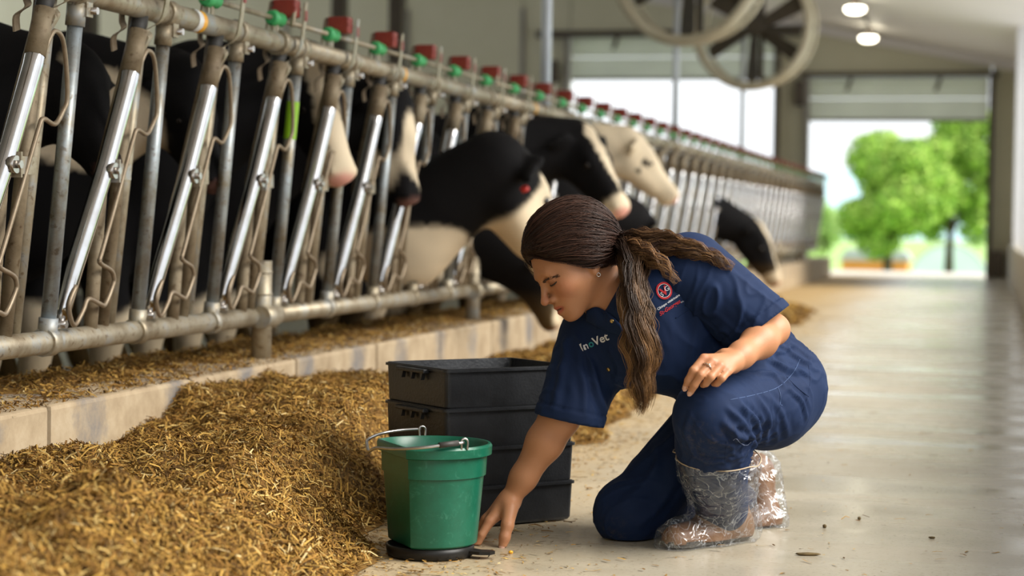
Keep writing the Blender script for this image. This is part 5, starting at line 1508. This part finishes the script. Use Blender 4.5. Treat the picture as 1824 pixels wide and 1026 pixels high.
near = lambda c, r0: np.exp(-((v - A(c)) ** 2).sum(1) / r0 ** 2)
cr = .0050 * ridge(v, 48, 31) + .0030 * ridge(v, 95, 32)
rim_ = np.clip(1 - ((tp - v) @ td) / .012, 0, 1)
v = v + n_ * (cr * (1 - .5 * rim_) + .003 * rim_ * np.sin(40 * np.arctan2(v[:, 1] - tp[1], v[:, 0] - tp[0])))[:, None]
v[:, 2] = np.maximum(v[:, 2], .002)
bc = link('boot_cover', np_mesh('boot_cover', v, q), M['plastic'], person); bc['label'] = 'clear crinkled plastic boot cover'
eg = np.sort(np.concatenate([q[:, [0, 1]], q[:, [1, 2]], q[:, [2, 3]], q[:, [3, 0]]]), axis=1)
ue, cnt = np.unique(eg, axis=0, return_counts=True)
rv = v[np.unique(ue[cnt == 1])]; cm = rv.mean(0); an = np.arctan2(rv[:, 1] - cm[1], rv[:, 0] - cm[0]); rv = rv[np.argsort(an)][4::9]
M['elastic'] = simple('tan_elastic', (0.42, 0.30, 0.19), 0.7, noise=(0.5, 0.4, 0.28), noise_scale=60)
MB().tube(smooth_path([tuple(p) for p in rv], 4, closed=True) + [Vector(rv[0])], .0014, n=6, cap=False).build('elastic_rim', M['elastic'], bc)
# right foot, toes on the floor and heel up
h2, t2_ = A((0.2359, 0.3618, 0.1232)), A((0.2590, 0.3231, 0.0164))
K = Field((0.02, 0.18, 0.0), (0.36, 0.56, 0.32), 0.0045)
K.cone(h2, t2_, .042, .040, k=.02); K.cone(h2, RA + A((-.03, .02, .02)), .045, .05, k=.03); K.cone(t2_, t2_ + A((-.03, -.03, -.005)), .038, .033, k=.02)
v, q = K.mesh('boot'); v = relax(v, q, 2); v[:, 2] = np.maximum(v[:, 2], .006)
link('boot', np_mesh('boot', v, q), M['boot'], person)
K = Field((-0.04, 0.12, -0.01), (0.40, 0.60, 0.36), 0.0045)
K.cone(h2 + A((.004, 0, -.005)), t2_ + A((.008, 0, -.006)), .052, .050, k=.02); K.cone(h2, A((0.1739, 0.3309, 0.0989)), .058, .066, k=.03); K.cone(t2_, t2_ + A((-.03, -.03, -.005)), .046, .040, k=.02)
v, q = K.mesh('boot_cover'); v = relax(v, q, 1)
n_ = vnormals(v, q)
v = v + n_ * (.005 * ridge(v, 48, 41) + .003 * ridge(v, 95, 42))[:, None]
v[:, 2] = np.maximum(v[:, 2], .002)
link('boot_cover', np_mesh('boot_cover', v, q), M['plastic'], person)

# ---- jewellery
pa, pb = l_mcp[1], A((0.0407, -0.2637, 0.4088))
c = lerp(pa, pb, .42); d = (pb - pa) / np.linalg.norm(pb - pa)
e1 = np.cross(d, A((0, 0, 1.0))); e1 /= np.linalg.norm(e1); e2 = np.cross(d, e1)
ring = MB().tube([tuple(c + (e1 * math.cos(t) + e2 * math.sin(t)) * .0112) for t in np.linspace(0, 2 * math.pi, 25)], .0014, n=8, cap=False).build('finger_ring', M['silver'], person)
st = c + A((.003, -.0112, .006))
MB().lathe([(.0003, .0030), (.0026, .0012), (.0022, -.001), (.0003, -.0028)], 8, tuple(st)).build('ring_stone', M['silver'], ring)
ec = hd(-.005, .0775, -.048)
MB().tube([tuple(ec + (F_ * math.cos(t) + U_ * math.sin(t)) * .0042) for t in np.linspace(0, 2 * math.pi, 17)], .0007, n=6, cap=False).build('earring', M['silver'], person)

# ---- hair: a cap combed back to a low tie, then the long curly tail
CO = hd(-.012, 0, .032)
CR = A((.098, .078, .093))
TIE = hd(-.112, .012, -.016)
def capp(f, s, u, infl):
    """point over the scalp in the direction (f,s,u)"""
    d = np.stack([f, s, u], -1) * 1.0
    k0 = 1 / np.sqrt((d[:, 0] / CR[0]) ** 2 + (d[:, 1] / CR[1]) ** 2 + (d[:, 2] / CR[2]) ** 2)
    p = d * (k0 + infl)[:, None]
    return CO + p[:, :1] * F_ + p[:, 1:2] * S_ + p[:, 2:] * U_, p
def hairline(p):
    """height above the hairline, in head space (metres)"""
    f, s, u = p[:, 0] - .012, np.abs(p[:, 1]), p[:, 2] + .032
    line = np.interp(f, [-.12, -.07, -.03, .0, .03, .06, .085, .10], [-.062, -.058, -.040, -.024, .004, .030, .064, .080])
    return u - line
th_, ph_ = np.meshgrid(np.linspace(.0, np.pi, 110), np.linspace(0, 2 * np.pi, 180, endpoint=False), indexing='ij')
f = (np.sin(th_) * np.cos(ph_)).ravel(); s = (np.sin(th_) * np.sin(ph_)).ravel(); u = np.cos(th_).ravel()
_, p_ = capp(f, s, u, np.zeros_like(f))
hl = hairline(p_)
sidew = np.exp(-((p_[:, 0]) / .035) ** 2 - ((p_[:, 2] + .03) / .035) ** 2)
thick = .015 * np.clip(hl / .03, 0, 1) ** .6 + .0015 + .007 * sidew
thick += .0022 * np.sin(34 * np.arctan2(s, u) + 9 * f + 2 * np.sin(11 * f)) * np.clip(hl / .02, 0, 1)
pos, p_ = capp(f, s, u, thick)
idx = np.arange(110 * 180).reshape(110, 180)
qf = np.stack([idx[:-1], idx[1:], np.roll(idx, -1, 1)[1:], np.roll(idx, -1, 1)[:-1]], -1).reshape(-1, 4)
pos, qf, used = drop(pos, qf, hl < -.002)
me = np_mesh('hair', pos, qf)
set_tint(me, np.tile(A((.018, .0085, .0058)), (len(pos), 1)))
hair = link('hair', me, M['hair'], person); hair['label'] = 'dark brown hair combed back to a low tie'
g = np.random.default_rng(9)
n = 3000; Mseg = 13
d0 = g.normal(size=(n * 3, 3)); d0 /= np.linalg.norm(d0, axis=1, keepdims=True)
_, pp = capp(d0[:, 0], d0[:, 1], d0[:, 2], np.zeros(len(d0)))
okk = np.where(hairline(pp) > .003)[0][:n]; d0 = d0[okk]; n = len(d0)
tl = TIE - CO; tdir = A((tl @ F_, tl @ S_, tl @ U_)); tdir /= np.linalg.norm(tdir)
ts = np.linspace(0, 1, Mseg)
om = np.arccos(np.clip(d0 @ tdir, -1, 1))[:, None]
dirs = (np.sin((1 - ts)[None] * om)[..., None] * d0[:, None] + np.sin(ts[None] * om)[..., None] * tdir[None, None]) / np.maximum(np.sin(om), 1e-3)[..., None]
lockp = 7 * d0[:, :1] + 9 * d0[:, 1:2] + 5 * d0[:, 2:]
wob = (.07 * np.sin(ts[None] * 10 + lockp) + .03 * np.sin(ts[None] * 9 + g.uniform(0, 6.28, (n, 1))))[..., None] * np.cross(dirs, tdir)
dirs = dirs + wob * (1 - ts)[None, :, None]
dirs /= np.linalg.norm(dirs, axis=2, keepdims=True)
flat = dirs.reshape(-1, 3)
_, p0_ = capp(flat[:, 0], flat[:, 1], flat[:, 2], np.zeros(len(flat)))
for _ in range(3):                       # no strand may fall below the hairline
    h0 = hairline(p0_)
    low = np.clip(.006 - h0, 0, .05)
    flat = flat + np.stack([low * 0, low * 0, low * 11], -1); flat /= np.linalg.norm(flat, axis=1, keepdims=True)
    _, p0_ = capp(flat[:, 0], flat[:, 1], flat[:, 2], np.zeros(len(flat)))
h0 = hairline(p0_)
lift = .007 * np.exp(-((p0_[:, 0]) / .035) ** 2 - ((p0_[:, 2] + .03) / .035) ** 2) + .0165 * np.clip(h0 / .03, 0, 1) ** .6 + .0015 + np.repeat(g.normal(0, .0022, n), Mseg) + np.repeat(g.random(n) ** 12 * .012, Mseg) * np.tile(np.sin(ts * np.pi), n)
P_, _ = capp(flat[:, 0], flat[:, 1], flat[:, 2], lift)
P_ = P_.reshape(n, Mseg, 3)
# draw the ends together into the tie
w = np.clip((ts - .72) / .28, 0, 1)[None, :, None] ** 1.5
P_ = P_ * (1 - w) + (TIE + (P_[:, -1:] - TIE) * .55) * w
rad = np.tile(np.interp(ts, [0, .1, .8, 1], [.0003, .0008, .0008, .0006]), (n, 1))
vv, qq = tubes_np(P_, rad)
me = np_mesh('combed_strands', vv, qq)
tone = g.uniform(.5, 1.6, (n, 1)); hue = g.random((n, 1))
c0 = (A((.022, .0100, .0068)) * (1 - hue) + A((.050, .022, .0135)) * hue) * tone
set_tint(me, np.repeat(c0, Mseg * 3, axis=0))
link('combed_strands', me, M['hair'], hair)
# tie
e1 = tdir[0] * F_ + tdir[1] * S_ + tdir[2] * U_; a1 = np.cross(e1, A((0, 1.0, 0))); a1 /= np.linalg.norm(a1); a2 = np.cross(e1, a1)
MB().tube([tuple(TIE + (a1 * math.cos(t) + a2 * math.sin(t)) * .024) for t in np.linspace(0, 2 * math.pi, 25)], .0055, n=8, cap=False).build('hair_tie', M['lash'], hair)

def tail(name, ctrl, spread, n, Mseg, seed, wav, tips, r0=.00066, col=((.022, .0105, .0066), (.25, .128, .048)), clump=34, fringe=.0, bt_=(5, 1.5)):
    """wavy strands following a spine; spread: list of (across, depth) along it"""
    g = np.random.default_rng(seed)
    sp = np.array([tuple(p) for p in smooth_path([tuple(c) for c in ctrl], 12)])
    L_ = np.concatenate([[0], np.cumsum(np.linalg.norm(np.diff(sp, axis=0), axis=1))]); L_ /= L_[-1]
    T = np.linspace(0, 1, Mseg)
    ends = np.clip(g.beta(*bt_, n) * tips, .2, 1.06)
    tt = T[None] * ends[:, None]
    C = np.stack([np.interp(np.clip(tt, 0, 1), L_, sp[:, i]) for i in range(3)], -1)
    tg = np.gradient(sp, axis=0); tg /= np.linalg.norm(tg, axis=1, keepdims=True)
    TG = np.stack([np.interp(np.clip(tt, 0, 1), L_, tg[:, i]) for i in range(3)], -1)
    dp = A((0, 1.0, 0)); AC = np.cross(TG, dp); AC /= np.linalg.norm(AC, axis=2, keepdims=True); DP = np.cross(AC, TG)
    cl = g.integers(0, clump, n)
    ca = g.uniform(0, 2 * np.pi, clump); cr_ = np.sqrt(g.random(clump))
    ux = cr_[cl] * np.cos(ca[cl]) + g.normal(0, .16, n); uy = cr_[cl] * np.sin(ca[cl]) + g.normal(0, .16, n)
    sa = np.interp(tt, np.linspace(0, 1, len(spread)), [s[0] for s in spread]); sd = np.interp(tt, np.linspace(0, 1, len(spread)), [s[1] for s in spread])
    fr = (g.random(n) < fringe) * g.exponential(.5, n)
    ux = ux * (1 + fr * .8); uy = uy * (1 + fr * .4)
    cph = g.uniform(0, 6.28, clump); cfr = g.uniform(.8, 1.25, clump)
    ph = cph[cl][:, None] + g.normal(0, .18, (n, 1)); fq = cfr[cl][:, None]
    amp = wav * np.clip(tt * 3, 0, 1) * (1 + .5 * fr[:, None])
    W1 = amp * np.sin(tt * 33 * fq + ph) + .3 * amp * np.sin(tt * 61 * fq + ph * 2); W2 = amp * .9 * np.cos(tt * 26 * fq + ph * 1.3)
    W1 += .10 * amp * np.sin(tt * 120 + g.uniform(0, 6.28, (n, 1)))
    P = C + AC * (ux[:, None] * sa + W1)[..., None] + DP * (uy[:, None] * sd + W2)[..., None]
    # keep the strands off the chest
    rad = r0 * g.uniform(.6, 1.25, (n, 1)) * np.interp(T, [0, .7, 1], [1, 1, .25])[None]
    vv, qq = tubes_np(P, rad)
    hue = g.random((clump,))[cl]
    c0 = A(col[0]); c1 = A(col[1])
    k = np.clip((tt - .12) * 1.4, 0, 1) * (hue ** 1.3 * 1.3)[:, None]
    tone = g.uniform(.6, 1.35, (n, 1))
    cc = (c0[None, None] * (1 - k[..., None]) + c1[None, None] * k[..., None]) * tone[..., None]
    me = np_mesh(name, vv, qq); set_tint(me, np.repeat(cc.reshape(-1, 3), 3, axis=0))
    return link(name, me, M['hair'], hair)
tail('ponytail', [TIE, (-0.1072, -0.0347, 0.6675), (-0.0946, -0.0864, 0.6201), (-0.0938, -0.1341, 0.5417), (-0.0788, -0.1524, 0.4449), (-0.0761, -0.1501, 0.3651), (-0.0783, -0.1421, 0.3067)],
     [(.016, .015), (.021, .020), (.025, .020), (.029, .020), (.035, .020), (.030, .018), (.012, .010)], 3100, 36, 3, .0066, 1.0)
tail('back_curls', [TIE, (-0.0890, -0.0191, 0.6851), (-0.0347, -0.0491, 0.6862), (0.0257, -0.0746, 0.6724), (0.0808, -0.0852, 0.6560), (0.1245, -0.0861, 0.6318)],
     [(.016, .016), (.022, .024), (.024, .022), (.020, .016), (.014, .012), (.008, .008)], 950, 32, 13, .0050, 1.05, bt_=(2.2, 1.2), col=((.040, .019, .012), (.24, .125, .048)))
tail('shoulder_curls', [TIE, (-0.0882, -0.0495, 0.6729), (-0.0499, -0.0953, 0.6519), (-0.0199, -0.1111, 0.6280), (-0.0010, -0.1122, 0.5975)],
     [(.016, .016), (.024, .018), (.024, .018), (.018, .012), (.010, .008)], 420, 28, 23, .0050, 1.05, bt_=(2.2, 1.2), col=((.040, .019, .012), (.22, .11, .042)))

# ================================================================= fans, poles, lamps
M['fan_ring'] = simple('cream_fan_housing', (0.62, 0.57, 0.42), 0.45, noise=(0.50, 0.44, 0.30), noise_scale=4)
M['fan_blade'] = simple('grimed_fan_blade', (0.05, 0.04, 0.027), 0.6, noise=(0.085, 0.068, 0.045), noise_scale=6)
M['pole'] = simple('pale_zinc_pole', (0.62, 0.66, 0.70), 0.4, 0.25, noise=(0.52, 0.55, 0.58), noise_scale=6)
poles = ((10.88, .030, 'galvanised pole nearest the camera rising from the feed fence'), (15.63, .026, 'galvanised pole carrying the nearer round fan'), (20.04, .026, 'galvanised pole carrying the farther round fan'))
for y, r_, lb in poles:
    p = empty('roof_pole', (-2.44, y, 0.27)); tag(p, lb, 'pole', 'galvanised roof poles')
    MB().tube([(0, 0, 0), (0, 0, roofz(-2.44) - .25)], r_, n=14).build('pole_tube', M['pole'], p)
    MB().box((0, 0, .012), (.16, .16, .016), bevel=.003).build('base_plate', M['galv'], p)
def fan(y, z, label, yaw):
    f = empty('barn_fan', (-2.30, y, z), yaw); tag(f, label, 'fan', 'round barn fans on poles')
    RR = .60
    def ringm(rad, tr, yy):
        mb = MB()
        pts = [Vector((rad * math.cos(2 * math.pi * i / 48), yy, rad * math.sin(2 * math.pi * i / 48))) for i in range(49)]
        rs = []
        for i in range(48):
            c = pts[i]; d = c.copy(); d.y = 0; d.normalize()
            rs.append([mb.bm.verts.new(c + d * tr[0] * math.cos(a * math.pi / 4) + Vector((0, 1, 0)) * tr[1] * math.sin(a * math.pi / 4)) for a in range(8)])
        for i in range(48):
            for a in range(8):
                q = mb.bm.faces.new([rs[i][a], rs[i][(a + 1) % 8], rs[(i + 1) % 48][(a + 1) % 8], rs[(i + 1) % 48][a]]); q.smooth = True
        return mb
    ringm(RR, (.046, .075), -.10).build('housing_ring', M['fan_ring'], f)
    ringm(RR * .985, (.018, .03), .16).build('back_ring', M['fan_ring'], f)
    for i in range(6):
        a = R(60 * i + 30)
        MB().tube([(RR * math.cos(a), -.08, RR * math.sin(a)), (RR * .985 * math.cos(a), .16, RR * .985 * math.sin(a))], .009, n=8).build('housing_strut', M['fan_ring'], f)
        a = R(60 * i + 88)
        rot = Matrix.Rotation(-a, 3, 'Y') @ Matrix.Rotation(R(28), 3, 'X')
        mb = MB()
        pr = [(.05, -.045), (.15, -.075), (.50, -.105), (.55, -.07), (.55, .05), (.50, .075), (.15, .05), (.05, .035)]
        vs = [mb.bm.verts.new(rot @ Vector((x, -.004, w))) for x, w in pr]; vb = [mb.bm.verts.new(rot @ Vector((x, .004, w))) for x, w in pr]
        mb.bm.faces.new(vs); mb.bm.faces.new(list(reversed(vb)))
        for k in range(8): mb.bm.faces.new([vs[k], vs[(k + 1) % 8], vb[(k + 1) % 8], vb[k]])
        mb.build('blade', M['fan_blade'], f)
    MB().tube([(0, -.06, 0), (0, .20, 0)], .085, n=16).build('hub', M['fan_blade'], f)
    MB().box((0, .19, 0), (.05, .03, RR * 1.98)).box((0, .19, 0), (RR * 1.98, .03, .05)).build('motor_bracket', M['fan_blade'], f)
    MB().box((-.14, .19, .20), (.30, .04, .05)).build('pole_clamp', M['galv'], f)
fan(15.45, 2.76, 'nearer round barn fan cut off by the top edge', R(-14))
fan(19.85, 2.71, 'farther round barn fan with dark blades above the fence', R(-14))
def mat_lamp():
    m, nt, b = new_mat('lit_lamp_glass')
    b.inputs['Base Color'].default_value = (1, .95, .8, 1)
    b.inputs['Emission Color'].default_value = (1, .93, .72, 1)
    b.inputs['Emission Strength'].default_value = 4.0
    n = nd(nt, 'ShaderNodeTexNoise', i_Scale=3.0)
    bp = nd(nt, 'ShaderNodeBump', i_Strength=0.02); nt.links.new(n.outputs[0], bp.inputs['Height']); nt.links.new(bp.outputs[0], b.inputs['Normal'])
    return m
M['lamp'] = mat_lamp()
for (x, y, lb) in ((-1.545, 23.32, 'lit round ceiling lamp, the higher of two near the fans'), (-1.61, 27.1, 'lit round ceiling lamp, the lower one above the doorway')):
    z = roofz(x)
    l = empty('ceiling_lamp', (x, y, z - .17)); tag(l, lb, 'lamp', 'lit ceiling lamps')
    MB().lathe([(.001, -.055), (.07, -.05), (.112, -.025), (.12, .0), (.112, .02), (.001, .022)], 24).build('diffuser', M['lamp'], l)
    MB().tube([(0, 0, .022), (0, 0, .17)], [.05, .03], n=12).build('stem', M['dark_steel'], l)
c = MB().tube([(-1.50, 20.0, roofz(-1.50) - .03), (-1.62, FAR - .2, roofz(-1.62) - .03)], .02, n=8).build('trim_15', M['dark_steel']); c['kind'] = 'structure'
# ================================================================= the view through the doorway
M['bark'] = simple('dark_bark', (0.05, 0.035, 0.025), 0.9, noise=(0.10, 0.075, 0.05), noise_scale=6)
M['leaf'] = attr_mat('tree_leaves', rough=0.6, spec=0.2)
def tree(label, base, trunk_top, crown, clumps, n, seed, cols, branches=True):
    g = np.random.default_rng(seed)
    root = empty('tree', base); tag(root, label, 'tree', 'trees outside the doorway')
    b = np.array(base)
    mb = MB().tube([(0, 0, -.1), (0, 0, trunk_top * .5), (.05, 0, trunk_top)], [.17, .13, .10], n=10)
    mb.build('trunk', M['bark'], root)
    cs = np.array([c[:3] for c in clumps]); rr = np.array([c[3] for c in clumps])
    for i in range(min(6, len(cs))):
        MB().tube(smooth_path([(.02, 0, trunk_top * .75), tuple((cs[i] * .5 + np.array([0, 0, trunk_top * .55]))), tuple(cs[i])], 4), [.07, .065, .06, .055, .05, .045, .04, .03, .02], n=6).build('branch', M['bark'], root)
    p = rr ** 2 / (rr ** 2).sum()
    k = g.choice(len(cs), n, p=p)
    d = g.normal(size=(n, 3)); d /= np.linalg.norm(d, axis=1, keepdims=True)
    rad = rr[k][:, None] * g.random((n, 1)) ** .35
    P = cs[k] + d * rad
    N = d + g.normal(0, .6, (n, 3)); N /= np.linalg.norm(N, axis=1, keepdims=True)
    T = np.cross(N, g.normal(size=(n, 3))); T /= np.linalg.norm(T, axis=1, keepdims=True)
    B = np.cross(N, T)
    s = g.uniform(.05, .12, (n, 1))
    v = np.stack([P - T * s, P - B * s * .6, P + T * s, P + B * s * .6], 1).reshape(-1, 3)
    f = np.arange(4 * n).reshape(n, 4)
    me = np_mesh('foliage', v, f, smooth=False)
    set_tint(me, np.repeat(np.array(cols)[g.integers(0, len(cols), n)] * g.uniform(.7, 1.3, (n, 1)), 4, axis=0))
    link('foliage', me, M['leaf'], root)
g = np.random.default_rng(77)
def blob(n, c, r_, cr, seed):
    g = np.random.default_rng(seed)
    out = []
    while len(out) < n:
        q = g.uniform(-1, 1, 3)
        if (q ** 2).sum() < 1: out.append((c[0] + q[0] * r_[0], c[1] + q[1] * r_[1], c[2] + q[2] * r_[2], g.uniform(*cr)))
    return out
GR = [(.24, .42, .06), (.33, .52, .08), (.16, .30, .05), (.44, .60, .13)]
t1 = (-2.9034, 61.0033, -0.6655)
tree('round leafy green tree left in the doorway view, behind the orange shed', t1, 1.1, None, blob(34, (0, 0, 2.25), (1.45, 1.4, 1.75), (.45, .8), 3), 36000, 5, GR)
t2 = (-1.1596, 65.5377, -0.7307)
tree('taller loose green tree right in the doorway view', t2, 1.6, None, blob(34, (.25, 0, 3.0), (1.75, 1.4, 2.3), (.35, .75), 9), 20000, 6, GR)
t3 = (-7.0875, 85.7035, -1.2897)
tree('pale small tree at the left side of the doorway view', t3, .6, None, blob(10, (0, 0, 1.5), (.8, .8, 1.6), (.4, .7), 12), 6000, 8, [(.36, .55, .18), (.46, .62, .22)])
M['orange'] = simple('orange_shed_paint', (0.85, 0.33, 0.09), 0.6, noise=(0.8, 0.28, 0.07), noise_scale=2)
M['shed_roof'] = simple('grey_shed_roof', (0.42, 0.43, 0.48), 0.5, noise=(0.36, 0.37, 0.42), noise_scale=2)
M['pale_blue'] = simple('pale_plastic_sheet', (0.68, 0.80, 0.86), 0.5, noise=(0.6, 0.72, 0.78), noise_scale=1)
q = (-3.9004, 73.0976, -1.1151)
s = empty('shed', (q[0], q[1], q[2] - .5)); tag(s, 'low orange shed with grey roof beneath the round tree', 'shed')
MB().box((0, 0, .55), (2.35, 2.0, 1.1)).build('shed_wall', M['orange'], s)
MB().prism([(-1.3, 1.1), (1.3, 1.1), (1.1, 1.42), (-1.0, 1.48)], (0, 2.3, 0), (0, -1.15, 0), (1, 0, 0), (0, 0, 1)).build('shed_roof', M['shed_roof'], s)
q = (-1.4095, 79.8687, -1.2284)
s = empty('greenhouse', (q[0], q[1], q[2] - .5)); tag(s, 'pale blue plastic greenhouse behind the taller tree', 'greenhouse')
mb = MB()
arc = [(1.6 * math.cos(R(a)), 1.75 * math.sin(R(a))) for a in range(0, 181, 15)]
mb.prism(arc, (0, 3, 0), (0, 0, 0), (1, 0, 0), (0, 0, 1)).build('greenhouse_cover', M['pale_blue'], s)
for a in (0.0, 1.0, 2.0):
    mb = MB().tube([(x * 1.01, a, z * 1.01) for x, z in arc], .03, n=6); mb.build('greenhouse_hoop', M['shed_roof'], s)
# hazy ridge
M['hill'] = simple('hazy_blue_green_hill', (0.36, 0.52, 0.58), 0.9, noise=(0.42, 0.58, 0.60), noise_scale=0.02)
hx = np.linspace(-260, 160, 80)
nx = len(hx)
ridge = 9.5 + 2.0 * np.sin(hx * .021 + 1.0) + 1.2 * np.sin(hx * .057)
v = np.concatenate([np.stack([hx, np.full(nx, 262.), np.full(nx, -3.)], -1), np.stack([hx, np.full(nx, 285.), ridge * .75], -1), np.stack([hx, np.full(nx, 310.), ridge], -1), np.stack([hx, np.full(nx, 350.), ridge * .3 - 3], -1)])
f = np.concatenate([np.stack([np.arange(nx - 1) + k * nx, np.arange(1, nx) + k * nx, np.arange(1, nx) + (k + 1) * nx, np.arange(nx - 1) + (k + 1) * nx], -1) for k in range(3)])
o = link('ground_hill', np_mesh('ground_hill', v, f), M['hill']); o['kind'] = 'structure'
